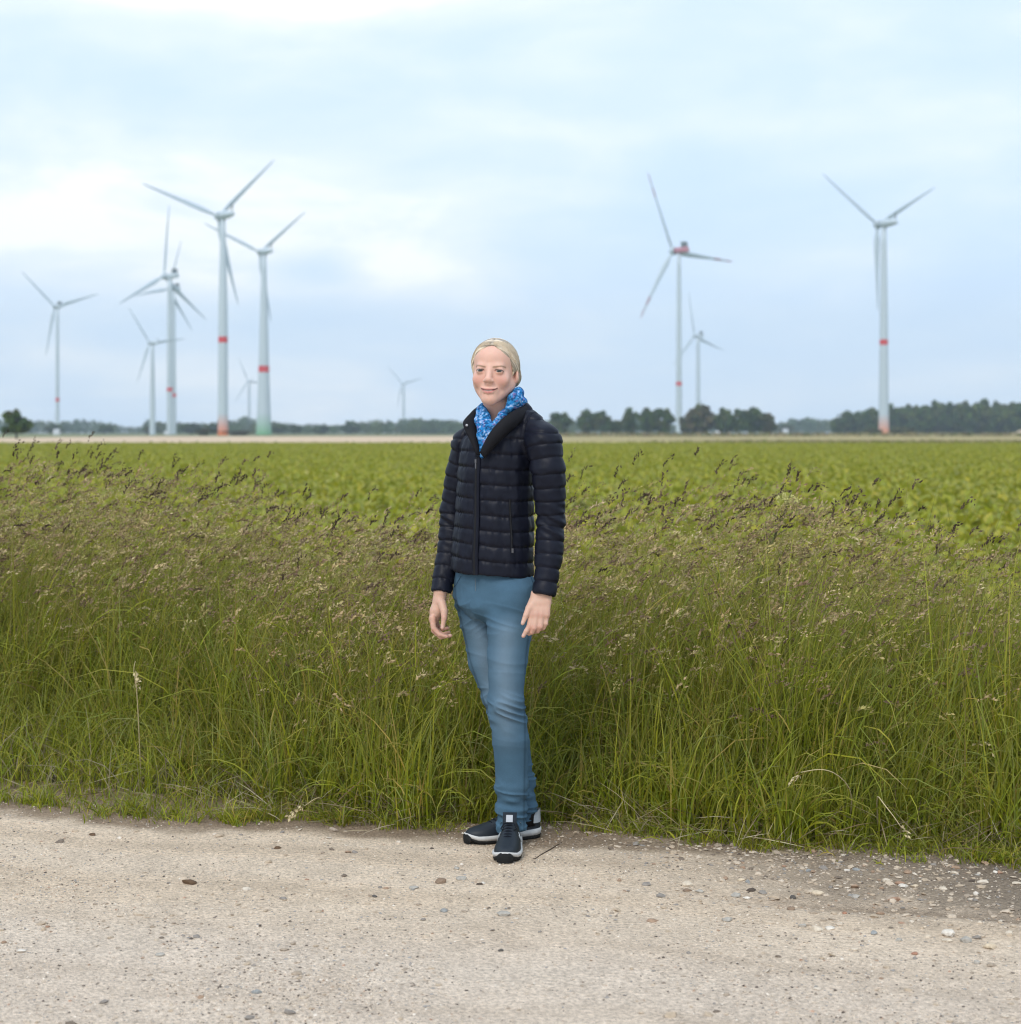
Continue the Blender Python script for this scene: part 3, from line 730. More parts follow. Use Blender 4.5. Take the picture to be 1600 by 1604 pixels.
def instancer(name, pts, idx, rot, sc, meshes):
    """one stuff object: patches of crop set out on points by geometry nodes"""
    src = bpy.data.collections.new(name + "_patches")
    for m in meshes: src.objects.link(bpy.data.objects.new("crop_patch", m))
    me = bpy.data.meshes.new(name); me.vertices.add(len(pts)); me.vertices.foreach_set("co", np.asarray(pts, np.float32).ravel())
    for nm, ty, val in (("idx", 'INT', np.asarray(idx, np.int32)), ("rot", 'FLOAT', np.asarray(rot, np.float32)), ("siz", 'FLOAT', np.asarray(sc, np.float32))):
        me.attributes.new(nm, ty, 'POINT').data.foreach_set("value", val)
    me.update(); o = bpy.data.objects.new(name, me); COL.objects.link(o)
    ng = bpy.data.node_groups.new(name + "_nodes", 'GeometryNodeTree')
    ng.interface.new_socket("Geometry", in_out='INPUT', socket_type='NodeSocketGeometry'); ng.interface.new_socket("Geometry", in_out='OUTPUT', socket_type='NodeSocketGeometry')
    gi = ng.nodes.new('NodeGroupInput'); go = ng.nodes.new('NodeGroupOutput'); ip = ng.nodes.new('GeometryNodeInstanceOnPoints')
    ci = ng.nodes.new('GeometryNodeCollectionInfo'); ci.inputs['Collection'].default_value = src; ci.inputs['Separate Children'].default_value = True; ci.inputs['Reset Children'].default_value = True
    def named(nm, ty):
        n_ = ng.nodes.new('GeometryNodeInputNamedAttribute'); n_.data_type = ty; n_.inputs['Name'].default_value = nm; return n_.outputs['Attribute']
    cx_ = ng.nodes.new('ShaderNodeCombineXYZ'); er = ng.nodes.new('FunctionNodeEulerToRotation')
    ng.links.new(named("rot", 'FLOAT'), cx_.inputs[2]); ng.links.new(cx_.outputs[0], er.inputs[0]); ng.links.new(er.outputs[0], ip.inputs['Rotation'])
    ng.links.new(named("siz", 'FLOAT'), ip.inputs['Scale']); ng.links.new(named("idx", 'INT'), ip.inputs['Instance Index'])
    ng.links.new(gi.outputs[0], ip.inputs['Points']); ng.links.new(ci.outputs[0], ip.inputs['Instance']); ip.inputs['Pick Instance'].default_value = True
    ng.links.new(ip.outputs[0], go.inputs[0])
    md = o.modifiers.new("crop", 'NODES'); md.node_group = ng
    return o
PATCH = 3.0
def patch(dens, nl, lod, sz):
    n = int(PATCH * PATCH * dens); rows = np.arange(-PATCH / 2 + .25, PATCH / 2, 0.5)
    X = RNG.uniform(-PATCH / 2, PATCH / 2, n); Y = rows[RNG.integers(0, len(rows), n)] + RNG.normal(0, 0.10, n)
    V, F, C = beet(n, X, Y, sz * RNG.uniform(0.72, 1.2, n), nl, lod)
    return make_mesh("crop_patch", V, F, m_beet, C)
PM = [patch(21, 8, 2, 0.285) for _ in range(6)] + [patch(20, 7, 1, 0.26) for _ in range(8)]
pts = []; idx = []
row = 0; y = 8.5
while y < 205:
    half = 0.44 * y + 14
    for x in np.arange(-half, half, PATCH):
        yy = y + 1.5 - 0.25 * float(np.clip(x, -60, 60)) * max(0, 1 - (y - 8.5) / 50)
        if yy - 1.5 < edge(np.array([x]))[0] + 2.3: continue
        pts.append((x + RNG.uniform(-.3, .3), yy, 0.01)); idx.append(int(RNG.integers(0, 6)) if yy < 24 else 6 + int(RNG.integers(0, 8)))
    y += PATCH * 0.98 + (0.75 if row == 6 else 0); row += 1      # a wheel track crosses the crop
nP = len(pts)
beet_o = instancer("beet_crop", pts, idx, RNG.integers(0, 2, nP) * math.pi + RNG.normal(0, 0.03, nP), RNG.uniform(0.94, 1.06, nP), PM)
tag(beet_o, "bright green leafy beet crop covering the whole field", "crop", kind='stuff')
# rough dry tufts on the field margin
VV = []; FF = []; CC = []; off = 0
n = 9000; Y = RNG.uniform(200, 235, n); X = RNG.uniform(-0.30, 0.32, n) * Y
right = sstep(10, 30, X); k = RNG.uniform(0, 1, n) < 0.06 + 0.94 * right; X, Y, right = X[k], Y[k], right[k]; n = len(X)
C = np.where((RNG.uniform(0, 1, n) < 0.35 + 0.3 * right)[:, None], np.array([0.30, 0.25, 0.13]), np.array([0.17, 0.19, 0.05])) * RNG.uniform(0.7, 1.2, (n, 1))
V, F, C, _ = ribbons(np.stack([X, Y, 0 * X], 1), RNG.uniform(0.2, 0.42, n) * (1 + 0.5 * right), RNG.uniform(-3.1, 3.1, n), RNG.uniform(0, .5, n), RNG.uniform(0, 1, n), RNG.uniform(0.15, 0.5, n), 2, C)
push(V, F, C)
n = 5000; X = RNG.uniform(12, 200, n); Y = 560 + RNG.uniform(-14, 10, n)
C = np.where((RNG.uniform(0, 1, n) < 0.6)[:, None], np.array([0.32, 0.27, 0.15]), np.array([0.17, 0.19, 0.07])) * RNG.uniform(0.7, 1.2, (n, 1))
V, F, C, _ = ribbons(np.stack([X, Y, 0 * X + .2], 1), RNG.uniform(0.6, 1.5, n), RNG.uniform(-3.1, 3.1, n), RNG.uniform(0, .5, n), RNG.uniform(0, 1, n), RNG.uniform(0.4, 1.0, n), 2, C)
push(V, F, C)
tag(obj("field_margin_grass", np.concatenate(VV), np.concatenate(FF), m_grass, cols=np.concatenate(CC)), "rough dry grass along the far margin of the field", "grass", kind='stuff')

# ---------------------------------------------------------------- trees
m_leaf = material("tree_leaf", rough=0.7, attr=True, transl=0.18, spec=0.15)
m_bark = material("tree_bark", (0.10, 0.08, 0.06), 0.95, noise=(2, 0.3))
TREEC = [(0.056, 0.100, 0.022), (0.072, 0.118, 0.022), (0.046, 0.084, 0.025), (0.096, 0.128, 0.025), (0.082, 0.098, 0.03)]
def crown_mesh(seed, ncl=42, per=46, leaf=0.09, pal=TREEC, low=0.0):
    """unit crown: x,y in -.5...5, z 0..1, uneven leaf clumps with gaps"""
    rg = np.random.default_rng(seed)
    c = rg.normal(0, 1, (ncl, 3)); c /= np.linalg.norm(c, axis=1)[:, None]
    c *= rg.uniform(0.25, 1.0, (ncl, 1)) ** 0.5
    c = c * np.array([0.40, 0.40, 0.40]) + np.array([0, 0, 0.50])
    c[:, 2] = np.clip(c[:, 2], low + 0.08, 0.96)
    c[:, :2] *= (0.75 + 0.35 * np.sin(np.clip(c[:, 2], 0, 1) * np.pi))[:, None]
    cr = rg.uniform(0.07, 0.17, ncl)
    n = ncl * per
    ci = np.repeat(np.arange(ncl), per)
    o = rg.normal(0, 1, (n, 3)); o /= np.linalg.norm(o, axis=1)[:, None]
    p = c[ci] + o * (cr[ci] * rg.uniform(0.55, 1.1, n))[:, None] * np.array([1, 1, 0.8])
    nr = o + rg.normal(0, 0.6, (n, 3)); nr /= np.linalg.norm(nr, axis=1)[:, None]
    a = np.cross(nr, rg.normal(0, 1, (n, 3))); a /= np.linalg.norm(a, axis=1)[:, None]; b = np.cross(nr, a)
    s = (leaf * rg.uniform(0.5, 1.3, n))[:, None]
    V = np.stack([p - a * s, p + b * s * 0.6, p + a * s, p - b * s * 0.6], 1).reshape(-1, 3)
    F = np.arange(n * 4).reshape(n, 4)
    pc = np.array(pal)[rg.integers(0, len(pal), ncl)] * rg.uniform(0.85, 1.2, (ncl, 1))
    C = np.repeat(pc[ci] * rg.uniform(0.8, 1.2, (n, 1)), 4, 0)
    return make_mesh("crown", V, F, m_leaf, C, False), c
def trunk_mesh(seed, cl):
    mb = MB(); rg = np.random.default_rng(seed)
    mb.add(*tube([(0, 0, 0), (0.01, 0, 0.2), (-0.01, 0.01, 0.45), (0, 0, 0.75)], [.035, .026, .02, .008], 7))
    for i in range(7):
        c = cl[i * 5 % len(cl)]; z = rg.uniform(0.2, 0.5)
        mb.add(*tube([(0, 0, z), (c[0] * .5, c[1] * .5, (z + c[2]) / 2 - .03), tuple(c)], [.013, .009, .003], 5))
    me = make_mesh("trunk", np.concatenate(mb.V), mb.F, m_bark); return me
TREEV = []
for i in range(6):
    me, cl = crown_mesh(100 + i, low=(0.0 if i % 2 else 0.05)); TREEV.append((me, trunk_mesh(200 + i, cl)))
lone = crown_mesh(321, 46, 60, 0.075, low=0.22); TREEV.append((lone[0], trunk_mesh(322, lone[1])))
BROWNISH = [(0.10, 0.09, 0.035), (0.07, 0.085, 0.025), (0.085, 0.10, 0.03), (0.115, 0.095, 0.04)]
for i in range(2):
    me, cl = crown_mesh(336 + i * 5, 52, 44, pal=BROWNISH); TREEV.append((me, trunk_mesh(340 + i, cl)))
PALE = [(0.12, 0.13, 0.05), (0.14, 0.13, 0.06), (0.10, 0.12, 0.045)]
bush = crown_mesh(350, 30, 40, 0.11, PALE); TREEV.append((bush[0], trunk_mesh(351, bush[1])))
bushr = crown_mesh(352, 30, 40, 0.11, [(0.13, 0.10, 0.055), (0.10, 0.09, 0.04), (0.08, 0.09, 0.03)]); TREEV.append((bushr[0], trunk_mesh(353, bushr[1])))
def tree(px, top, base_d, w_px, var, label, group=None, name='tree', cat='tree', rz=None):
    d = base_d; sc = d / F_PX
    h = CAM_H - (top - HOR) * sc; wd = w_px * sc
    r = empty(name, ((px - 800) * sc, d, 0)); tag(r, label, cat, group)
    for nm, me in (('crown', TREEV[var][0]), ('trunk', TREEV[var][1])):
        c = bpy.data.objects.new(nm, me); COL.objects.link(c); c.parent = r
    r.scale = (wd * 1.08, wd * 1.08, h * 1.02); r.rotation_euler = (0, 0, rz if rz is not None else RNG.uniform(0, 6.28))
    return r
tree(26, 640, 372, 48, 6, "lone round dark tree standing in the field at the far left")
GR = "trees in the row right of the woman"
for a in ((877, 643, 860, 34, 0, "small tree closest to the woman's shoulder in the right-hand row"),
          (919, 642, 840, 30, 1, "leftmost tree of the joined row, right of the gap beside the small tree"),
          (944, 641, 840, 32, 2, "round tree second in the joined row, before the low shrubs"),
          (966, 657, 845, 26, 3, "low shrubby tree between the round tree and the taller thin one"),
          (988, 638, 850, 26, 4, "thin taller tree with gaps in its crown, before the dense square pair"),
          (1014, 637, 838, 32, 5, "left tree of the dense square pair beside the thin red-banded turbine tower"),
          (1038, 636, 838, 32, 0, "right tree of the dense square pair, touching the thin turbine tower"),
          (1078, 644, 838, 26, 7, "brownish tree starting the row on the right side of the thin tower"),
          (1098, 629, 840, 40, 8, "tallest brownish green tree of the right-hand row"),
          (1135, 640, 838, 34, 1, "dark tree right of the tallest brownish one"),
          (1156, 638, 838, 36, 2, "dark tree third from the right end of the row"),
          (1181, 636, 838, 40, 5, "big round dark tree second from the right end of the row"),
          (1203, 645, 838, 28, 7, "brownish tree ending the row at its right")):
    tree(*a, group=GR)
tree(1230, 664, 1500, 26, 9, "pale grey-green tree far off between the row and the right-hand wood")
# right-hand wood: its front trees one by one
GW_ = "trees along the front of the right-hand wood"
fx = [(1312, 652, 22), (1328, 644, 30), (1348, 642, 28), (1368, 636, 30), (1396, 632, 30), (1420, 632, 32), (1444, 631, 34), (1468, 629, 36), (1492, 627, 34), (1514, 626, 38), (1540, 624, 40), (1566, 627, 34), (1592, 626, 40)]
ORD = ('first', 'second', 'third', 'fourth', 'fifth', 'sixth', 'seventh', 'eighth', 'ninth')
for i, (x_, t_, w_) in enumerate(fx):
    tree(x_, t_, 1120 + 18 * (i % 3), w_, i % 6, f"tree in the dark right-hand wood front, {ORD[i - 4]} to the right of the turbine tower" if i > 3 else
         ("outermost low tree at the left tip of the right-hand wood", "second tree in from the left tip of the right-hand wood", "wood tree with sky gaps left of the orange-footed right tower", "wood tree directly left of the orange-footed right tower")[i],
         group=GW_ if i > 3 else None)
BG = "bushes round the foot of a turbine"
tree(322, 671, 800, 34, 10, "brownish bush left of the tallest turbine's orange foot", BG, 'bush', 'bush')
tree(372, 674, 800, 46, 10, "low wide bush between the orange and the green turbine foot", BG, 'bush', 'bush')
tree(1366, 670, 850, 30, 9, "pale bush left of the right turbine's orange foot", BG, 'bush', 'bush')
tree(1415, 668, 850, 40, 9, "pale bush right of the right turbine's orange foot", BG, 'bush', 'bush')
# singled out trees in the far line
GF = "scattered nearer trees before the hazy far woods"
for i, a in enumerate(((88, 664, 1300, 30, 4, "pale tree behind the white cabin at the far left turbine"), (165, 664, 1350, 26, 2, "round hazy tree halfway between the two left turbines"),
          (232, 666, 1250, 14, 7, "narrow tree just left of the small turbine's white tower"), (300, 663, 1200, 40, 1, "rounded hazy tree left of the brownish bush"),
          (332, 661, 1250, 26, 3, "hazy tree touching the orange turbine foot from the left"), (438, 664, 1250, 26, 5, "hazy tree right of the green turbine foot"),
          (463, 664, 1250, 22, 2, "second hazy tree right of the green turbine foot"), (502, 666, 1280, 30, 0, "hazy round tree between the green foot and the bushy far rise"),
          (549, 659, 1400, 32, 4, "tallest tree of the hazy line left of the woman"))):
    tree(*a, group=GF)
# the far woods: one hazy mass of clumps
def woods(n, dmin, dmax, x0, x1, hfun, seed, pal):
    rg = np.random.default_rng(seed); per = 46
    px = rg.uniform(x0, x1, n); d = rg.uniform(dmin, dmax, n)
    Xc = (px - 800) * d / F_PX; h = hfun(px) * rg.uniform(0.75, 1.12, n); wd = h * rg.uniform(0.7, 1.1, n)
    o = rg.normal(0, 1, (n, per, 3)); o /= np.linalg.norm(o, axis=2)[..., None]
    o *= rg.uniform(0.55, 1.0, (n, per, 1)); 
    p = o * np.stack([wd * .55, wd * .55, h * .5], 1)[:, None] + np.stack([Xc, d, h * .5], 1)[:, None]
    a = rg.normal(0, 1, (n, per, 3)); a /= np.linalg.norm(a, axis=2)[..., None]
    b = np.cross(a, rg.normal(0, 1, (n, per, 3))); b /= np.linalg.norm(b, axis=2)[..., None]
    s = (h[:, None] * rg.uniform(0.08, 0.17, (n, per)))[..., None]
    V = np.stack([p - a * s, p + b * s * .7, p + a * s, p - b * s * .7], 2).reshape(-1, 3)
    V[:, 2] = np.maximum(V[:, 2], 0.0)
    F = np.arange(len(V)).reshape(-1, 4)
    C = np.repeat(np.array(pal)[rg.integers(0, len(pal), n)], per * 4, 0) * np.repeat(rg.uniform(0.8, 1.2, n * per), 4)[:, None]
    return V, F, C
V, F, C = woods(1100, 1900, 2300, -300, 1900, lambda px: 12.5 + 3.2 * np.sin(px * .021) + 2.0 * np.sin(px * .05 + 1), 41, TREEC)
tag(obj("far_woods", V, F, m_leaf, cols=C, smooth=False), "blue hazy line of woods along the whole horizon", "woods", kind='stuff')
V, F, C = woods(330, 1500, 1750, 640, 900, lambda px: 9.5 + 2.5 * np.sin(px * .03), 42, TREEC)
V2, F2, C2 = woods(220, 1500, 1800, 230, 660, lambda px: 9.0 + 2.5 * np.sin(px * .035), 43, TREEC)
tag(obj("middle_woods", np.concatenate([V, V2]), np.concatenate([F, F2 + len(V)]), m_leaf, cols=np.concatenate([C, C2]), smooth=False), "hazy green hedge-like woods left of the woman", "woods", kind='stuff')
V, F, C = woods(420, 1160, 1330, 1318, 1760, lambda px: 13 + 5.5 * sstep(1320, 1480, px), 44, TREEC)
tag(obj("right_wood_mass", V, F, m_leaf, cols=C, smooth=False), "dark mass of trees filling the wood at the right", "woods", kind='stuff')

# ---------------------------------------------------------------- wind turbines
m_tw = material("turbine_tower_paint", (0.52, 0.60, 0.65), 0.45, noise=(0.05, 0.05), spec=0.4)
m_bl = material("turbine_blade", rough=0.4, attr=True, spec=0.4)
m_red = material("red_band_paint", srgb(206, 62, 66), 0.5)
m_pink = material("faded_red_nacelle", srgb(190, 130, 142), 0.5)
m_dk = material("turbine_dark_metal", (0.16, 0.19, 0.20), 0.6)
def foot_mat(name, colr, h):
    """tower paint whose foot carries rings fading from a colour to the tower grey"""
    m = material(name, (0.52, 0.60, 0.65), 0.45, spec=0.4); t = m.node_tree; b = t.nodes['Principled BSDF']
    tc_ = t.nodes.new('ShaderNodeTexCoord'); sp = t.nodes.new('ShaderNodeSeparateXYZ'); t.links.new(tc_.outputs['Object'], sp.inputs[0])
    dv_ = t.nodes.new('ShaderNodeMath'); dv_.operation = 'DIVIDE'; dv_.inputs[1].default_value = h; t.links.new(sp.outputs[2], dv_.inputs[0])
    c_ = t.nodes.new('ShaderNodeValToRGB'); t.links.new(dv_.outputs[0], c_.inputs[0]); c_.color_ramp.interpolation = 'CONSTANT'
    e = c_.color_ramp.elements; base = np.array((0.52, 0.60, 0.65)); colr = np.array(colr)
    e[0].position = 0; e[0].color = (*colr, 1); e[1].position = 1.0; e[1].color = (*base, 1)
    for i in range(1, 6):
        q = e.new(i / 6); k = (i / 6) ** 0.9; q.color = (*(colr * (1 - k) + base * k), 1)
    t.links.new(c_.outputs[0], b.inputs['Base Color']); return m
def blade_mesh(Rr, stripes):
    ts = np.array([0.02, 0.06, 0.12, 0.2, 0.3, 0.42, 0.55, 0.68, 0.70, 0.80, 0.82, 0.93, 0.985, 1.0])
    ch = np.interp(ts, [0, .06, .2, .3, .6, .95, 1], [.026, .028, .070, .064, .040, .018, .006]) * Rr
    tk = np.interp(ts, [0, .06, .2, .5, 1], [1, .95, .38, .22, .14])
    tw_ = np.radians(np.interp(ts, [0, .2, .5, 1], [40, 26, 12, 2]))
    n = 10; a = np.arange(n) * 2 * np.pi / n
    V = []; C = []
    for i, t in enumerate(ts):
        x = np.cos(a) * ch[i] / 2 + ch[i] * 0.10; y = np.sin(a) * ch[i] * tk[i] / 2
        c, s = math.cos(tw_[i]), math.sin(tw_[i])
        V.append(np.stack([x * c - y * s, x * s + y * c - 0.03 * Rr * t * t, np.full(n, t * Rr)], 1))
        red = stripes and (0.68 < t < 0.81 or t > 0.9)
        C.append(np.tile((0.40, 0.27, 0.30) if red else (0.51, 0.60, 0.655), (n, 1)))
    F = [(i * n + j, i * n + (j + 1) % n, (i + 1) * n + (j + 1) % n, (i + 1) * n + j) for i in range(len(ts) - 1) for j in range(n)]
    F.append(tuple((len(ts) - 1) * n + j for j in range(n)))
    return make_mesh("blade", np.concatenate(V), F, m_bl, np.concatenate(C))
def turbine(tx, hub_py, d, w_top, w_base, yaw, ph, Rpx, band_py, band_h, label, foot=None, foot_h=10, nac='egg', stripes=False, prof=None, redn=False):
    sc = d / F_PX; hz = CAM_H - (hub_py - HOR) * sc; Rr = Rpx * sc
    loc = np.array([(tx - 800) * sc, d, 0.0])
    root = empty("wind_turbine", tuple(loc)); tag(root, label, "wind turbine", "wind turbines standing in the fields")
    rb, rt = w_base * sc / 2, w_top * sc / 2
    zt = hz - 1.2 * max(1, rt)
    zz = np.linspace(0, zt, 14); k = zz / zt
    rad = rb + (rt - rb) * (k if prof is None else np.interp(k, *prof))
    n = 20; a = np.arange(n) * 2 * np.pi / n
    V = np.concatenate([np.stack([r * np.cos(a), r * np.sin(a), np.full(n, z)], 1) for r, z in zip(rad, zz)])
    F = [(i * n + j, i * n + (j + 1) % n, (i + 1) * n + (j + 1) % n, (i + 1) * n + j) for i in range(13) for j in range(n)]; F.append(tuple(13 * n + j for j in range(n)))
    tower = obj("tower", V, F, foot_mat("tower_foot_paint", foot, foot_h) if foot else m_tw, root)
    if band_py:
        z0 = CAM_H - (band_py - HOR) * sc; hb = band_h * sc / 2
        rr = np.interp([z0 - hb, z0 + hb], zz, rad) + 0.03
        V = np.concatenate([np.stack([rr[i] * np.cos(a), rr[i] * np.sin(a), np.full(n, z)], 1) for i, z in enumerate((z0 - hb, z0 + hb))])
        obj("red_band", V, [(j, (j + 1) % n, n + (j + 1) % n, n + j) for j in range(n)], m_red, tower)
    tn = (tx - 800) / F_PX; ps = math.acos(min(1, math.cos(math.radians(yaw)) / math.hypot(1, tn))) - math.atan(tn); nv = np.array([-math.sin(ps), math.cos(ps), 0]); e1 = np.array([math.cos(ps), math.sin(ps), 0]); e2 = np.array([0, 0, 1.0])
    s_ = Rr / 40.0
    hubp = np.array([0, 0, hz]) + nv * 4.2 * s_
    # nacelle: lofted body along the rotor axis
    if nac == 'egg': st = [(2.6, .9), (1.8, 1.7), (0.2, 2.0), (-2.5, 1.9), (-5.5, 1.5), (-8.0, 1.1), (-8.6, .4)]
    else: st = [(2.6, .9), (2.2, 1.3), (-1, 1.4), (-3.5, 1.4), (-5.6, 1.3), (-5.9, 1.1)]
    m = 12; aa = np.arange(m) * 2 * np.pi / m; V = []
    for q, r in st:
        if nac == 'egg': x, z = r * np.cos(aa), r * np.sin(aa)
        else:
            x = r * np.sign(np.cos(aa)) * np.abs(np.cos(aa)) ** .45; z = r * np.sign(np.sin(aa)) * np.abs(np.sin(aa)) ** .45
        V.append(np.array([0, 0, hz]) + nv * q * s_ + (x * s_)[:, None] * e1 + (z * s_)[:, None] * e2)
    F = [(i * m + j, i * m + (j + 1) % m, (i + 1) * m + (j + 1) % m, (i + 1) * m + j) for i in range(len(st) - 1) for j in range(m)]
    F += [tuple(range(m)), tuple((len(st) - 1) * m + j for j in range(m))]
    nc = obj("nacelle", np.concatenate(V), F, m_pink if redn else m_tw, root)
    bp = np.array([0, 0, hz]) - nv * (7.6 if nac == 'egg' else 5.4) * s_
    if nac == 'egg':
        mb = MB(); mb.add(*tube([bp + e2 * .8 * s_, bp + e2 * 4.2 * s_], .28 * s_, 6)); mb.add(*tube([bp + e2 * 3.4 * s_ - e1 * .7 * s_, bp + e2 * 3.4 * s_ + e1 * .7 * s_], .2 * s_, 6))
        mb.build("wind_vane", m_dk, nc)
    else:
        mb = MB(); rot = np.stack([e1, nv, e2], 1)
        mb.add(*box(bp + e2 * 2.6 * s_ + nv * 1.8 * s_, (2.8 * s_, 1.8 * s_, 2.4 * s_), rot)); mb.build("cooler", m_dk, nc, smooth=False)
    V = []
    for q, r in ((-1.9, 1.7), (-.6, 2.1), (.8, 1.7), (1.9, .9), (2.3, .15)):
        V.append(hubp + nv * q * s_ + (r * s_ * np.cos(aa))[:, None] * e1 + (r * s_ * np.sin(aa))[:, None] * e2)
    F = [(i * m + j, i * m + (j + 1) % m, (i + 1) * m + (j + 1) % m, (i + 1) * m + j) for i in range(4) for j in range(m)]; F.append(tuple(4 * m + j for j in range(m)))
    obj("rotor_hub", np.concatenate(V), F, m_tw, root)
    bm_ = blade_mesh(Rr, stripes)
    for k_ in range(3):
        an = math.radians(ph + 120 * k_)
        dz = math.sin(an) * e1 + math.cos(an) * e2; dx = math.cos(an) * e1 - math.sin(an) * e2; dy = np.cross(dz, dx)
        M = Matrix(((dx[0], dy[0], dz[0], hubp[0]), (dx[1], dy[1], dz[1], hubp[1]), (dx[2], dy[2], dz[2], hubp[2]), (0, 0, 0, 1)))
        b = bpy.data.objects.new("blade", bm_); COL.objects.link(b); b.parent = root; b.matrix_local = M
    return root
ENP = ([0, .12, .3, .55, .8, 1], [0, .22, .42, .62, .85, 1])
turbine(349.5, 337, 830, 7.5, 17, 30, 286, 142, 532, 9.5, "tallest wind turbine, with an orange painted tower foot and a bold red band", foot=srgb(222, 120, 66), foot_h=9.5, prof=([0, .15, .4, .6, 1], [0, .15, .22, .3, 1]))
turbine(413.5, 394, 950, 7.5, 25, 32, 290, 110, 578, 10, "wind turbine with a green painted flared tower foot, right of the tallest one", foot=srgb(120, 172, 132), foot_h=11, prof=ENP)
turbine(1385, 350, 870, 8.5, 17, 42, 301, 137, 536, 8.5, "wind turbine at the right with a patchy orange foot before the wood", foot=srgb(226, 140, 96), foot_h=9.5, prof=([0, .2, .5, 1], [0, .25, .5, 1]))
turbine(1064, 392, 970, 6, 10, 44, 334, 131, 601, 6, "slim wind turbine with red nacelle sides and striped blades above the tree row", nac='box', stripes=True, redn=True)
turbine(266, 432, 1110, 7, 10, 46, 4, 113, 610, 6, "wind turbine with one blade pointing straight up, overlapping another tower", nac='box')
turbine(272, 452, 1230, 5, 9, 50, 19, 84, 619, 6, "wind turbine peeping out from behind the overlapping front tower", nac='box')
turbine(239, 537, 1000, 5, 10, 36, 322, 68, None, 0, "small low wind turbine without a red band, left of the overlapping pair")
turbine(90, 480, 1350, 4.5, 6.5, 24, 312, 79, 626, 6, "leftmost wind turbine, standing behind a small white cabin", nac='box')
turbine(390.5, 597, 2500, 3.6, 4.6, 27, 335, 41, None, 0, "tiny faint wind turbine between the orange and green tower feet")
turbine(632.5, 601, 2600, 3.4, 4.4, 30, 315, 39, None, 0, "tiny faint wind turbine alone on the horizon left of the woman")
turbine(1094, 526, 1850, 5, 7.5, 48, 347, 70, None, 0, "wind turbine rising behind the tallest tree of the right-hand row", nac='box')
# small buildings
def cabin(px, d, wpx, hpx, label, mat, roof=0.35, name='cabin'):
    sc = d / F_PX; w_ = wpx * sc; h = hpx * sc
    loc = ((px - 800) * sc, d, 0); r = empty(name, loc); tag(r, label, 'cabin')
    V, F = box((0, 0, h * .39), (w_, w_ * .8, h * .78)); obj('wall', V, F, mat, r, smooth=False)
    x, y, z0, z1 = w_ * .55, w_ * .46, h * .78 + .01, h
    V = [(-x, -y, z0), (x, -y, z0), (x, y, z0), (-x, y, z0), (-x, 0, z1), (x, 0, z1)]
    obj('roof', V, [(0, 1, 5, 4), (2, 3, 4, 5), (0, 4, 3), (1, 2, 5), (0, 3, 2, 1)], m_roof, r, smooth=False)
    V, F = box((w_ * .1, -w_ * .41, h * .33), (w_ * .25, .06, h * .62)); obj('door', V, F, m_cdoor, r, smooth=False)
m_white = material("white_cabin_paint", (0.75, 0.77, 0.8), 0.7); m_roof = material("grey_roof", (0.5, 0.52, 0.55), 0.8); m_cdoor = material("grey_cabin_door", (0.5, 0.53, 0.56), 0.7)
cabin(89, 1000, 9, 9, "white cabin at the foot of the leftmost turbine", m_white)
cabin(261, 1000, 6, 6, "small white cabin at the foot of the overlapping turbines", m_white)
cabin(1124, 800, 6, 7, "small white cabin in front of the dark tree row", m_white)
cabin(1231, 1450, 8, 8, "faint white house far off between the tree row and the wood", m_white, name='house')
# pale heap at the right picture edge
g = np.array([(1606 - 800) * 700 / F_PX, 700, 0]); n = 22; V = []; 
for i in range(9):
    t = i / 8; r = 6.2 * (1 - t); 
    for j in range(n):
        a = j * 2 * math.pi / n; rr = r * (1 + .12 * math.sin(a * 3 + 1) + .06 * math.sin(a * 7))
        V.append((rr * math.cos(a), rr * .7 * math.sin(a), 3.1 * t ** 0.95 - 0.05))
F = [(i * n + j, i * n + (j + 1) % n, (i + 1) * n + (j + 1) % n, (i + 1) * n + j) for i in range(8) for j in range(n)]
tag(obj("soil_heap", V, F, material("heap_soil", srgb(176, 158, 134), 0.95, noise=(.6, .25), bump=(1.5, .8, .4)), loc=tuple(g)), "pale brown heap at the right picture edge before the wood", "heap")

# ---------------------------------------------------------------- haze
hm = bpy.data.materials.new("haze_air"); hm.use_nodes = True; t = hm.node_tree; t.nodes.clear()
pv = t.nodes.new('ShaderNodeVolumePrincipled'); ho_ = t.nodes.new('ShaderNodeOutputMaterial')
pv.inputs['Color'].default_value = (0.80, 0.92, 1.0, 1); pv.inputs['Density'].default_value = HAZE_D; pv.inputs['Anisotropy'].default_value = 0.2
t.links.new(pv.outputs[0], ho_.inputs['Volume'])
V, F = box((0, 1350, 90), (3600, 3200, 186)); V[:, 2] = np.where(V[:, 2] > 50, 182, -1.2)
tag(obj("haze", V, F, hm, smooth=False), "thin bluish haze in the air over the fields", "haze", kind='stuff')
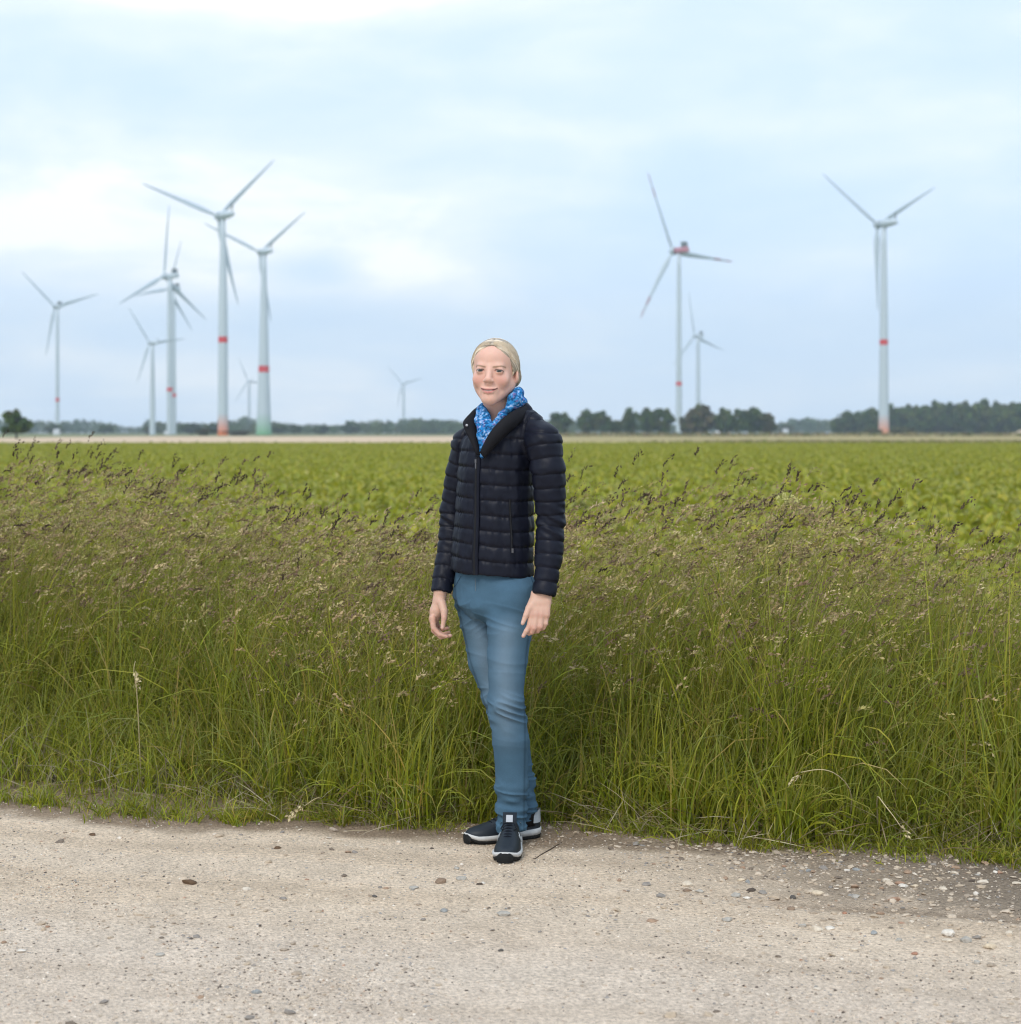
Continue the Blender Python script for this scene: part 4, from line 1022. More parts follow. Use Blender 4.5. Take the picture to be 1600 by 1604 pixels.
# ---------------------------------------------------------------- the woman
class SDF:
    """signed distance field on a rectilinear grid, meshed by surface nets"""
    def __init__(s, xs, ys, zs):
        s.ax = (np.asarray(xs, np.float32), np.asarray(ys, np.float32), np.asarray(zs, np.float32))
        s.F = np.full(tuple(len(a) for a in s.ax), 0.2, np.float32)
    def add(s, fn, lo, hi, k=0.0, op='u', pad=0.02):
        sl = []
        for a, l, h in zip(s.ax, lo, hi):
            i0 = max(0, np.searchsorted(a, l - pad - k) - 1); i1 = min(len(a), np.searchsorted(a, h + pad + k) + 1)
            if i1 - i0 < 1: return
            sl.append(slice(i0, i1))
        sl = tuple(sl)
        X = s.ax[0][sl[0]][:, None, None]; Y = s.ax[1][sl[1]][None, :, None]; Z = s.ax[2][sl[2]][None, None, :]
        b = fn(X, Y, Z).astype(np.float32); a = s.F[sl]
        if op == 'u':
            if k > 0:
                h = np.clip(0.5 + 0.5 * (a - b) / k, 0, 1); r = a + (b - a) * h - k * h * (1 - h)
            else: r = np.minimum(a, b)
        else:
            b = -b
            if k > 0:
                h = np.clip(0.5 - 0.5 * (a - b) / k, 0, 1); r = a + (b - a) * h + k * h * (1 - h)
            else: r = np.maximum(a, b)
        s.F[sl] = r
    def cone(s, a, b, ra, rb, k=0.0, op='u'):
        a = np.asarray(a, float); b = np.asarray(b, float); d = b - a; L2 = float(d @ d) + 1e-12
        def fn(X, Y, Z):
            h = np.clip(((X - a[0]) * d[0] + (Y - a[1]) * d[1] + (Z - a[2]) * d[2]) / L2, 0, 1)
            return np.sqrt((X - a[0] - h * d[0]) ** 2 + (Y - a[1] - h * d[1]) ** 2 + (Z - a[2] - h * d[2]) ** 2) - (ra + (rb - ra) * h)
        r = max(ra, rb); s.add(fn, np.minimum(a, b) - r, np.maximum(a, b) + r, k, op)
    def chain(s, pts, rad, k=0.0, kj=0.0, op='u'):
        for i in range(len(pts) - 1): s.cone(pts[i], pts[i + 1], rad[i], rad[i + 1], k if i == 0 else kj, op)
    def ell(s, c, r, R=None, k=0.0, op='u'):
        c = np.asarray(c, float); r = np.asarray(r, float); M = np.eye(3) if R is None else np.asarray(R, float)
        def fn(X, Y, Z):
            x, y, z = X - c[0], Y - c[1], Z - c[2]
            l = [M[0, i] * x + M[1, i] * y + M[2, i] * z for i in range(3)]
            k0 = np.sqrt(sum((q / w_) ** 2 for q, w_ in zip(l, r))); k1 = np.sqrt(sum((q / (w_ * w_)) ** 2 for q, w_ in zip(l, r))) + 1e-6
            return k0 * (k0 - 1) / k1
        m = float(max(r)) if R is not None else r
        s.add(fn, c - m, c + m, k, op)
    def mesh(s, smooth=1):
        F = s.F; I = F < 0; nx, ny, nz = F.shape
        cnt = np.zeros((nx - 1, ny - 1, nz - 1), np.int8)
        for a in (0, 1):
            for b in (0, 1):
                for c in (0, 1): cnt += I[a:nx - 1 + a, b:ny - 1 + b, c:nz - 1 + c]
        i, j, k = np.nonzero((cnt > 0) & (cnt < 8)); n = len(i)
        ids = np.full(cnt.shape, -1, np.int32); ids[i, j, k] = np.arange(n)
        cv = {(a, b, c): F[i + a, j + b, k + c] for a in (0, 1) for b in (0, 1) for c in (0, 1)}
        acc = np.zeros((n, 3)); w_ = np.zeros(n)
        cs = list(cv)
        for p in cs:
            for q in cs:
                if sum(q) - sum(p) == 1 and all(y >= x for x, y in zip(p, q)):
                    f0, f1 = cv[p], cv[q]; m = (f0 < 0) != (f1 < 0)
                    t = np.where(m, f0 / np.where(f0 == f1, 1, f0 - f1), 0)
                    for ax in range(3): acc[:, ax] += np.where(m, p[ax] + t * (q[ax] - p[ax]), 0)
                    w_ += m
        acc /= w_[:, None]
        V = np.stack([s.ax[d][ii] + acc[:, d] * (s.ax[d][ii + 1] - s.ax[d][ii]) for d, ii in enumerate((i, j, k))], 1)
        Q = []
        for ax in range(3):
            A = I if ax == 0 else np.moveaxis(I, ax, 0)
            m = A[:-1] != A[1:]; m = np.moveaxis(m, 0, ax) if ax else m
            e = np.array(np.nonzero(m)); o1, o2 = [d for d in range(3) if d != ax]
            ok = (e[o1] > 0) & (e[o2] > 0) & (e[o1] < F.shape[o1] - 1) & (e[o2] < F.shape[o2] - 1); e = e[:, ok]
            def cell(a, b):
                t = e.copy(); t[o1] -= a; t[o2] -= b; return ids[t[0], t[1], t[2]]
            q = np.stack([cell(1, 1), cell(0, 1), cell(0, 0), cell(1, 0)], 1)
            ins = I[e[0], e[1], e[2]]
            fl = ins if ax != 1 else ~ins
            q = np.where(fl[:, None], q, q[:, ::-1]); Q.append(q)
        Q = np.concatenate(Q)
        Q = Q[(Q >= 0).all(1)]
        for _ in range(smooth): V = lap(V, Q, 0.5)
        return V, Q
def lap(V, Q, f):
    S = np.zeros_like(V); c = np.zeros(len(V))
    for a, b in ((0, 1), (1, 2), (2, 3), (3, 0)):
        for d in range(3):
            S[:, d] += np.bincount(Q[:, a], V[Q[:, b], d], len(V)) + np.bincount(Q[:, b], V[Q[:, a], d], len(V))
        c += np.bincount(Q[:, a], minlength=len(V)) + np.bincount(Q[:, b], minlength=len(V))
    return V * (1 - f) + f * S / np.maximum(c, 1)[:, None]
def vnorm(V, Q):
    n = np.cross(V[Q[:, 2]] - V[Q[:, 0]], V[Q[:, 3]] - V[Q[:, 1]]); N_ = np.zeros_like(V)
    for a in range(4):
        for d in range(3): N_[:, d] += np.bincount(Q[:, a], n[:, d], len(V))
    return N_ / (np.linalg.norm(N_, axis=1)[:, None] + 1e-12)
def along(V, pts):
    """arc parameter (m) and distance of vertices to a polyline"""
    pts = np.asarray(pts, float); best = np.full(len(V), 9.0); par = np.zeros(len(V)); s0 = 0
    for a, b in zip(pts[:-1], pts[1:]):
        d = b - a; L_ = np.linalg.norm(d); h = np.clip(((V - a) @ d) / L_ ** 2, 0, 1)
        ds = np.linalg.norm(V - a - h[:, None] * d, axis=1); m = ds < best
        best[m] = ds[m]; par[m] = s0 + h[m] * L_; s0 += L_
    return par, best
def rz(a): c, s = math.cos(a), math.sin(a); return np.array([[c, -s, 0], [s, c, 0], [0, 0, 1.0]])
def rx(a): c, s = math.cos(a), math.sin(a); return np.array([[1.0, 0, 0], [0, c, -s], [0, s, c]])
def ry(a): c, s = math.cos(a), math.sin(a); return np.array([[c, 0, s], [0, 1.0, 0], [-s, 0, c]])

ORG = np.array([0.0, 6.12, 0.0])
HC = P(775, 581.5, 6.10); HR = rz(R_(-11)) @ ry(R_(2))
def H(x, y, z): return HC + HR @ np.array([x, y, z], float)
def HL(V): return (V - HC) @ HR

# joints
SHL, SHR = P(853, 693, 6.03), P(733, 697, 6.22)
ARM_L = [SHL, P(858, 735, 6.02), P(863, 815, 6.03), P(860, 872, 6.01), P(852, 934, 5.985)]
ARM_R = [SHR, P(722, 740, 6.235), P(711, 802, 6.25), P(702, 870, 6.225), P(691, 930, 6.185)]
ANK_L, ANK_R = P(802, 1285, 6.135), P(824, 1268, 6.235)
LEG_L = [P(803, 930, 6.10), P(796, 1030, 6.065), P(792.5, 1095, 6.055), P(799, 1160, 6.09), P(802, 1230, 6.115), P(802, 1290, 6.135)]
LEG_R = [P(748, 930, 6.215), P(765, 1030, 6.22), P(786, 1098, 6.215), P(804, 1165, 6.215), P(815, 1225, 6.23), P(823, 1276, 6.235)]

# ---- body: one continuous skin surface
g_x = np.arange(-0.29, 0.215, 0.0025); g_y = np.arange(5.885, 6.35, 0.0026)
g_z = np.concatenate([np.arange(0.06, 0.66, 0.014), np.arange(0.66, 0.885, 0.0025), np.arange(0.885, 1.42, 0.011), np.arange(1.42, 1.735, 0.0021)])
B_ = SDF(g_x, g_y, g_z)
# torso, legs, arms (inside the clothes)
B_.ell(P(774, 800, 6.14), (0.105, 0.085, 0.22), rz(R_(-30)))
B_.ell(P(783, 700, 6.14), (0.12, 0.08, 0.13), rz(R_(-33)), 0.05)
B_.ell(P(772, 925, 6.15), (0.115, 0.085, 0.10), rz(R_(-28)), 0.05)
B_.cone(P(788, 660, 6.15), SHL, 0.042, 0.042, 0.03); B_.cone(P(788, 660, 6.15), SHR, 0.042, 0.042, 0.03)
for leg in (LEG_L, LEG_R): B_.chain(leg + [leg[-1] + np.array([0, 0, -0.055])], [0.062, 0.048, 0.04, 0.042, 0.030, 0.020, 0.018], 0.03, 0.02)
B_.chain(ARM_L[:-1] + [P(852, 930, 5.985)], [0.042, 0.04, 0.033, 0.028, 0.024], 0.03, 0.02)
B_.chain(ARM_R[:-1] + [P(691, 926, 6.185)], [0.042, 0.04, 0.033, 0.028, 0.023], 0.03, 0.02)
# neck
B_.chain([P(788, 662, 6.15), P(781, 634, 6.125), H(0, 0.012, -0.055)], [0.054, 0.047, 0.048], 0.02, 0.015)
# head
B_.ell(H(0, 0.014, 0.030), (0.0715, 0.090, 0.076), HR, 0.02)
B_.ell(H(0, -0.020, -0.012), (0.0635, 0.066, 0.088), HR, 0.02)
B_.ell(H(0, -0.040, 0.045), (0.056, 0.046, 0.045), HR, 0.02)                      # forehead
for sx_ in (-1, 1):
    B_.cone(H(0.050 if sx_ > 0 else -0.0455, -0.004, -0.044), H(sx_ * 0.009, -0.066, -0.0925), 0.0235, 0.0200, 0.02)   # jaw line
    B_.ell(H(sx_ * 0.036, -0.058, -0.030), (0.0255, 0.0215, 0.024), HR, 0.016)        # cheek
    B_.ell(H(sx_ * 0.024, -0.0755, 0.0140), (0.017, 0.010, 0.007), HR, 0.016)   # brow
B_.ell(H(0, -0.072, -0.0905), (0.018, 0.018, 0.0155), HR, 0.014)                    # chin
B_.ell(H(0, -0.074, -0.065), (0.028, 0.018, 0.020), HR, 0.014)                      # mouth mound
for sx_ in (-1, 1): B_.ell(H(sx_ * 0.0322, -0.0965, -0.0005), (0.0165, 0.0105, 0.0095), HR, 0.012, 's')   # eye socket
B_.cone(H(0, -0.081, 0.010), H(0, -0.0985, -0.028), 0.0080, 0.0100, 0.013)          # nose bridge
B_.ell(H(0, -0.1015, -0.031), (0.0105, 0.0100, 0.0088), HR, 0.008)
for sx_ in (-1, 1): B_.ell(H(sx_ * 0.0118, -0.0945, -0.0345), (0.0072, 0.0085, 0.0066), HR, 0.006)
for sx_ in (-1, 1): B_.ell(H(sx_ * 0.0058, -0.0985, -0.0415), (0.0024, 0.0036, 0.0018), HR, 0.004, 's')
B_.ell(H(0, -0.0785, -0.0500), (0.017, 0.013, 0.012), HR, 0.010)                 # upper lip
B_.ell(H(0, -0.0900, -0.0430), (0.0085, 0.0100, 0.0075), HR, 0.008)
# mouth: lips and the parting between them
for sx_ in (-1, 1):
    B_.chain([H(0, -0.0945, -0.0620), H(sx_ * 0.012, -0.0925, -0.0610), H(sx_ * 0.0265, -0.0825, -0.0585)], [0.0046, 0.0042, 0.0022], 0.004, 0.002)
    B_.chain([H(0, -0.0935, -0.0725), H(sx_ * 0.012, -0.0910, -0.0710), H(sx_ * 0.0255, -0.0825, -0.0605)], [0.0056, 0.0048, 0.0020], 0.004, 0.002)
    B_.chain([H(0, -0.1000, -0.0668), H(sx_ * 0.014, -0.0965, -0.0652), H(sx_ * 0.0275, -0.0865, -0.0590)], [0.0026, 0.0026, 0.0016], 0.002, 0.001, 's')
# eyelids: a shell over each eyeball with an almond opening
EYE = [(-0.0322, -0.0760, -0.0010), (0.0322, -0.0760, -0.0010)]
for e in EYE:
    sx_ = np.sign(e[0])
    B_.ell(H(*e), (0.0140, 0.0130, 0.0128), HR, 0.006)
    B_.ell(H(e[0], e[1] - 0.013, e[2] - 0.0002), (0.0126, 0.011, 0.0028), HR @ ry(-sx_ * 0.10), 0.0015, 's')
# ears
for sx_ in (-1, 1):
    Re = HR @ rz(sx_ * 0.35) @ rx(-0.15)
    B_.ell(H(0.0755, 0.004, -0.0115) if sx_ > 0 else H(-0.0625, 0.006, -0.010), (0.0085, 0.0185, 0.0265), Re, 0.004)
    B_.ell(H(sx_ * 0.0830, -0.001, -0.004), (0.005, 0.009, 0.017), Re, 0.004, 's')
# right hand (seen from the thumb side, fingers curling towards the thigh)
dR = 6.175
def fing(pts, rad, k=0.006): B_.chain(pts, rad, k, 0.002)
B_.chain([P(690, 924, 6.185), P(688.5, 940, 6.18), P(684, 957, 6.178), P(680, 969, 6.178)], [0.0225, 0.0205, 0.0215, 0.0165], 0.008, 0.008)
B_.chain([P(689, 938, 6.192), P(683, 966, 6.20)], [0.020, 0.016], 0.01)
fing([P(692, 944, 6.160), P(696, 957, 6.142), P(696, 968, 6.132), P(693.5, 983.5, 6.128)], [0.015, 0.0125, 0.0095, 0.0070])
fing([P(678, 968, 6.158), P(679.5, 984, 6.152), P(689, 994, 6.146), P(700, 997, 6.142)], [0.0108, 0.0092, 0.0078, 0.0062])
fing([P(677.5, 969, 6.178), P(680, 988, 6.176), P(691, 998, 6.168), P(706, 995.5, 6.160)], [0.0108, 0.0094, 0.0080, 0.0062])
fing([P(679, 968, 6.198), P(683, 986, 6.198), P(693, 994, 6.190), P(704, 990.5, 6.180)], [0.0102, 0.0088, 0.0074, 0.0058])
fing([P(681, 965, 6.214), P(686, 980, 6.214), P(694, 986, 6.206), P(702, 984, 6.198)], [0.0090, 0.0076, 0.0064, 0.0052])
# left hand (back of the hand to the camera, fingers half curled)
for kx, kn, r0 in ((836.5, 833, .0128), (843, 840.5, .0135), (850, 848.5, .013), (856, 856.5, .0115)):
    B_.chain([P(kx + 2.5, 930, 5.985), P(kx + .5, 944, 5.975), P(kn, 963, 5.962)], [0.0155, 0.0145, r0], 0.010, 0.006)
fing([P(833, 962, 5.962), P(829.5, 981, 5.950), P(824.5, 989, 5.944), P(820, 996.5, 5.944)], [0.0108, 0.0092, 0.0080, 0.0064])
fing([P(840.5, 963, 5.960), P(837, 984, 5.946), P(833, 990.5, 5.952), P(829, 993, 5.966)], [0.0112, 0.0094, 0.0082, 0.0068])
fing([P(848.5, 963.5, 5.962), P(846.5, 982, 5.950), P(842.5, 988.5, 5.958), P(838, 990, 5.972)], [0.0106, 0.0090, 0.0078, 0.0064])
fing([P(856.5, 962, 5.968), P(855, 977, 5.960), P(851.5, 984, 5.966), P(848, 986, 5.978)], [0.0094, 0.0080, 0.0070, 0.0056])
fing([P(836, 941, 5.985), P(829, 953, 5.962), P(824, 964, 5.950), P(819, 976.5, 5.944)], [0.0150, 0.0120, 0.0092, 0.0066])
V, Q = B_.mesh(1)
del B_
# skin colours
hl = HL(V); C = np.tile(np.array([0.73, 0.445, 0.350]), (len(V), 1))
def paint(mask, col):
    global C
    m = np.clip(mask, 0, 1)[:, None]; C = C * (1 - m) + np.array(col) * m
ishead = V[:, 2] > 1.40
gau = lambda x, y, z, s: np.exp(-(((hl - np.array([x, y, z])) / s) ** 2).sum(1)) * ishead
for sx_ in (-1, 1):
    paint(gau(sx_ * 0.040, -0.075, -0.032, np.array([.018, .03, .016])) * 0.55, (0.66, 0.295, 0.245))
    paint(gau(sx_ * 0.033, -0.085, -0.013, np.array([.015, .02, .006])) * 0.15, (0.56, 0.31, 0.25))
paint(gau(0, -0.108, -0.032, np.array([.012, .02, .012])) * 0.22, (0.66, 0.32, 0.27))
front = (hl[:, 1] < -0.06) & ishead
# lips
ax_ = np.abs(hl[:, 0]); mz = -0.0668 + 11.0 * np.minimum(ax_, .028) ** 2
up = (hl[:, 2] - mz); wl = np.clip(1 - (ax_ / 0.0275) ** 2, 0, 1)
paint(front * (ax_ < .0275) * sstep(0.0075, 0.0055, up / np.maximum(wl, .15)) * (up > 0) * 0.9, (0.50, 0.19, 0.18))
paint(front * (ax_ < .0265) * sstep(0.0105, 0.0085, -up / np.maximum(wl, .15)) * (up <= 0) * 0.9, (0.56, 0.22, 0.20))
paint(front * (ax_ < .0285) * sstep(0.0028, 0.0012, np.abs(up)) , (0.10, 0.035, 0.03))
paint(front * (ax_ < .0140) * sstep(0.0015, 0.0007, np.abs(up + .0003)), (0.42, 0.33, 0.29))
# brows, lash line, lid crease
for e in EYE:
    sx_ = np.sign(e[0]); u_ = (hl[:, 0] - e[0]) * sx_; 
    bz = 0.0122 + 0.0034 * np.clip((u_ + .013) / .02, -1, 1) - 0.005 * np.clip((u_ - .007) / .013, 0, 1) ** 1.5
    paint(front * sstep(.0235, .018, np.abs(u_)) * sstep(.0036, .0015, np.abs(hl[:, 2] - bz)) * 0.75, (0.27, 0.17, 0.10))
    rr = u_ / 0.0128; lid = 0.0028 * np.sqrt(np.clip(1 - rr ** 2, 0, 1)); dzz = hl[:, 2] - e[2] - 0.10 * (-u_)
    paint(front * (np.abs(u_) < .0150) * sstep(.0034, .0014, np.abs(dzz - lid - .0010)) * (hl[:, 1] < -.074) * 0.9, (0.06, 0.035, 0.03))
    paint(front * (np.abs(u_) < .0125) * sstep(.0018, .0008, np.abs(dzz + lid + .0008)) * (hl[:, 1] < -.078) * 0.30, (0.34, 0.17, 0.13))
    paint(front * (np.abs(u_) < .014) * sstep(.0020, .0008, np.abs(dzz - lid - .0055)) * 0.35, (0.36, 0.19, 0.15))
    paint(front * sstep(.006, .002, np.abs(u_ + 0.0135)) * sstep(.004, .001, np.abs(hl[:, 2] - e[2])) * .4, (.5, .2, .18))
for sx_ in (-1, 1): paint(gau(sx_ * 0.0060, -0.101, -0.0415, np.array([.0035, .006, .0025])) * 0.25, (0.2, 0.08, 0.06))
for sx_ in (-1, 1): paint(np.exp(-((hl - np.array([sx_ * .080, .007, -.002])) / np.array([.006, .010, .016])) ** 2).prod(1) * ishead * 0.5, (0.52, 0.22, 0.17))
# hands: redder knuckles and finger tips, pale nails
hand = (V[:, 2] > 0.66) & (V[:, 2] < 0.885) & ((V[:, 0] < -0.19) | (V[:, 0] > 0.02))
for k_ in ((833, 962, 5.955), (840.5, 963, 5.953), (848.5, 964, 5.955), (856.5, 962, 5.962), (830, 982, 5.944), (837, 985, 5.94), (846, 983, 5.944), (678, 970, 6.155), (680, 988, 6.15), (696, 968, 6.13)):
    paint(np.exp(-((V - P(*k_)) ** 2).sum(1) / .012 ** 2) * 0.45 * hand, (0.62, 0.28, 0.22))
C = np.where(hand[:, None], C * np.array([.84, .86, .82]), C)
paint(hand * sstep(.80, .70, V[:, 2]) * 0.35, (0.52, 0.25, 0.19))
for k_ in ((693.5, 982, 6.120), (819, 975, 5.939), (820.5, 995, 5.939), (705, 994, 6.155)):
    paint(np.exp(-((V - P(*k_)) ** 2).sum(1) / .0055 ** 2) * 0.6 * hand, (0.74, 0.52, 0.45))
C *= (1 + 0.05 * fbm(V * 60, 3, 8))[:, None]
m_skin = material("skin", rough=0.48, attr=True, spec=0.35, sss=0.18)
hm_ = V[:, 2] > 1.5; SKV = V; SKQ = Q[hm_[Q].all(1)]
person = obj("person", V, Q, m_skin, cols=C, org=ORG, loc=tuple(ORG))
tag(person, "blonde woman in a navy quilted jacket, blue scarf and jeans standing at the track edge", "person")
# eyes
def eye_mesh():
    n, m = 24, 16; Vv = []; Cc = []
    for i in range(m + 1):
        th = math.pi * i / m
        for j in range(n):
            ph = 2 * math.pi * j / n
            Vv.append((0.0122 * math.sin(th) * math.cos(ph), -0.0122 * math.cos(th), 0.0122 * math.sin(th) * math.sin(ph)))
            Cc.append((0.01, 0.01, 0.012) if th < 0.19 else ((0.045, 0.052, 0.048) if th < 0.56 else ((0.05, 0.055, 0.055) if th < .62 else (0.40, 0.365, 0.345))))
    Ff = [(i * n + j, i * n + (j + 1) % n, (i + 1) * n + (j + 1) % n, (i + 1) * n + j) for i in range(m) for j in range(n)]
    return np.array(Vv), Ff, np.array(Cc)
m_eye = material("eye", rough=0.12, attr=True, spec=0.5)
for e in EYE:
    Ve, Fe, Ce = eye_mesh(); c = H(*e); look = np.array([0, 0, CAM_H]) - c; a = math.atan2(look[0], -look[1])
    el_ = math.atan2(look[2], np.hypot(look[0], look[1]))
    Ve = Ve @ (rz(a) @ rx(-el_ * 0.5)).T + c
    obj("eye", Ve, Fe, m_eye, person, Ce, org=ORG)

# ---- hair: swept back from the forehead into a low knot
hx = np.arange(HC[0] - 0.12, HC[0] + 0.12, 0.0022)
D_ = SDF(hx, np.arange(HC[1] - 0.12, HC[1] + 0.16, 0.0022), np.arange(HC[2] - 0.09, HC[2] + 0.125, 0.0022))
D_.ell(H(0, 0.016, 0.034), (0.0775, 0.0965, 0.0785), HR)
D_.ell(H(0, -0.037, 0.050), (0.0590, 0.0510, 0.0485), HR, 0.012)
D_.ell(H(0, 0.055, -0.012), (0.071, 0.050, 0.055), HR, 0.02)
D_.ell(H(0.045, 0.010, 0.012), (0.036, 0.060, 0.054), HR, 0.012)
D_.ell(H(-0.045, 0.012, 0.018), (0.034, 0.056, 0.052), HR, 0.012)
D_.ell(H(0.058, 0.050, -0.018), (0.0235, 0.036, 0.032), HR, 0.012)
D_.ell(H(-0.055, 0.030, -0.010), (0.022, 0.036, 0.036), HR, 0.012)
D_.ell(H(0.012, 0.110, -0.028), (0.030, 0.026, 0.032), HR, 0.012)
def hairline(X, Y, Z):
    p = [HR[0, i] * (X - HC[0]) + HR[1, i] * (Y - HC[1]) + HR[2, i] * (Z - HC[2]) for i in range(3)]
    x, y, z = p[0], p[1] + 0.104, p[2] + 0.024
    wob = 0.0010 * np.sin(p[0] * 300 + 1 + 3 * np.sin(p[0] * 90)) + 0.0007 * np.sin(p[0] * 910 + p[1] * 300) + 0.003 * np.exp(-((p[0] - 0.006) / 0.006) ** 2)
    r = (0.0705, 0.120, 0.1075)
    k0 = np.sqrt((x / r[0]) ** 2 + (y / r[1]) ** 2 + (z / r[2]) ** 2); k1 = np.sqrt((x / r[0] ** 2) ** 2 + (y / r[1] ** 2) ** 2 + (z / r[2] ** 2) ** 2) + 1e-6
    return k0 * (k0 - 1) / k1 - wob
D_.add(hairline, HC - 0.14, HC + 0.14, 0.009, 's')
for sx_ in (-1, 1): D_.ell(H(sx_ * 0.052, -0.085, -0.02), (0.030, 0.068, 0.070), HR, 0.004, 's')
for sx_ in (-1, 1): D_.ell(H(sx_ * 0.084, -0.006, -0.031), (0.022, 0.030, 0.0325), HR, 0.006, 's')
D_.ell(H(0, -0.045, -0.085), (0.09, 0.06, 0.045), HR, 0.004, 's')
V, Q = D_.mesh(2)
def strand_phase(hl):
    """constant along the swept-back strands: angle round the axis through the knot, from the parting"""
    q = hl - np.array([0.012, 0.10, -0.03])
    return np.arctan2(q[:, 0] - 0.0, q[:, 2] + 0.02 + 0.25 * (-q[:, 1]))
hl = HL(V); ph = strand_phase(hl); nr = vnorm(V, Q)
swp = hl[:, 1] + 0.9 * hl[:, 2] + 0.004 * vnoise(hl * 25, 9)
st_ = vnoise(np.stack([swp * 150, hl[:, 0] * 14, 0 * ph], 1), 3) * 0.6 + vnoise(np.stack([swp * 420, hl[:, 0] * 22, 0 * ph], 1), 4) * 0.45 + vnoise(np.stack([swp * 85, hl[:, 0] * 8, 0 * ph], 1), 6) * 0.7
V = V + nr * (st_ * 0.0012)[:, None]
part = np.exp(-((hl[:, 0] + 0.004 - 0.10 * (hl[:, 1] + .06)) / 0.0035) ** 2) * (hl[:, 1] < 0.02) * (hl[:, 2] > .05)
V = V - nr * (part * 0.0025)[:, None]
hc_ = np.array([0.62, 0.505, 0.375]) * np.clip(1 + 1.0 * st_, .35, 1.6)[:, None]
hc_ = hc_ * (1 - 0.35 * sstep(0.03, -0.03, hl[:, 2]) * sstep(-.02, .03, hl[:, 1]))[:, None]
hc_ = hc_ * (1 - part * .4)[:, None] + np.array([.2, .13, .08]) * (part * .3)[:, None]
hair = obj("hair", V, Q, material("blonde_hair", rough=0.42, attr=True, spec=0.45), person, hc_, org=ORG)
# loose strands following the sweep
from mathutils.bvhtree import BVHTree
sbvh = BVHTree.FromPolygons([tuple(v) for v in SKV], [tuple(int(i) for i in q) for q in SKQ])
hbvh = BVHTree.FromPolygons([tuple(v) for v in V], [tuple(int(i) for i in q) for q in Q])
mb = MB(); rg = np.random.default_rng(5)
for i in range(620):
    sx_ = rg.choice((-1, 1)); t0 = rg.uniform(0, 1)
    x0 = sx_ * (0.004 + 0.060 * t0); z0 = 0.094 - 0.060 * t0 ** 1.8 + rg.normal(0, .006); y0 = -0.072 + 0.055 * t0 ** 1.5 + rg.normal(0, .004)
    pts = []
    for t in np.linspace(0, 1, 9):
        a = np.array([x0, y0, z0]) * (1 - t) + np.array([sx_ * (0.03 + .03 * t0), 0.085, -0.01 - .02 * t0]) * t - np.array([0, 0.016, 0.034]) * 1
        a = a + np.array([sx_ * 0.028, 0, 0.030 * (1 - t0)]) * math.sin(t * math.pi)
        nrm = np.sqrt((a[0] / .0785) ** 2 + (a[1] / .0975) ** 2 + (a[2] / .0795) ** 2)
        a = a / nrm * rg.uniform(0.992, 1.008)
        q_ = H(*(a + np.array([0, 0.016, 0.034]))); c_ = H(0, .01, .03); dd_ = (q_ - c_) / np.linalg.norm(q_ - c_); o_ = Vector(c_ + dd_ * .25)
        hits = [h_ for h_ in (hbvh.ray_cast(o_, Vector(-dd_)), sbvh.ray_cast(o_, Vector(-dd_))) if h_[0] is not None]
        h_ = min(hits, key=lambda t_: t_[3]); pts.append(np.array(h_[0]) + dd_ * 0.0004)
    mb.add(*tube(pts, np.linspace(.00055, .0004, 9), 3), np.array([0.60, 0.48, 0.335]) * rg.uniform(.8, 1.2))
for i in range(0):      # flyaway wisps at the crown and nape
    a = rg.uniform(-1.2, 1.2); p0 = H(0.05 * math.sin(a), 0.02 + rg.uniform(-.03, .03), 0.034 + .072 * math.cos(a)); 
    mb.add(*tube([p0, p0 + np.array([rg.normal(0, .008), 0, .007]), p0 + np.array([rg.normal(0, .015), 0, .011])], [.0006, .0005, .0003], 3), (0.5, 0.42, .3))
mb.build("hair_strands", hair.data.materials[0], hair, ORG, cols=True)

# ---- jacket
TOR = np.array([  # row, centre column, half width px, half depth m, turn
 (912, 771.5, 66.5, .116, 27), (900, 771.5, 67, .118, 27), (870, 772, 66.5, .120, 28), (840, 773, 65.5, .119, 28), (800, 774.5, 62.5, .117, 29), (770, 776, 62, .119, 30), (740, 778, 63, .122, 31),
 (710, 781, 62.5, .120, 33), (690, 784, 60, .114, 34), (672, 787, 53, .104, 35), (656, 789, 43, .090, 35), (642, 790, 34, .075, 34), (630, 790, 30, .066, 33)])
tz = CAM_H - (TOR[:, 0] - HOR) * 6.14 / F_PX
def tor(z):
    z = np.asarray(z, float); f = lambda c: np.interp(z, tz, c)
    cx = (f(TOR[:, 1]) - 800) * 6.14 / F_PX; W = f(TOR[:, 2]) * 6.14 / F_PX - .004; b = f(TOR[:, 3]); ps = np.radians(f(TOR[:, 4]))
    a = np.sqrt(np.maximum(W ** 2 - (b * np.sin(ps)) ** 2, .02 ** 2)) / np.cos(ps)
    return cx, a, b, ps
TCY = 6.145
def tor_pt(z, ang, off=0.0):
    """point on the jacket body: ang from the front centre towards her left"""
    cx, a, b, ps = tor(z); x = (a + off) * math.sin(ang); y = -(b + off) * math.cos(ang)
    return np.array([cx + x * math.cos(ps) + y * math.sin(ps), TCY - x * math.sin(ps) + y * math.cos(ps), z])
J = SDF(np.arange(-0.315, 0.225, 0.003), np.arange(5.90, 6.36, 0.003), np.arange(0.855, 1.51, 0.003))
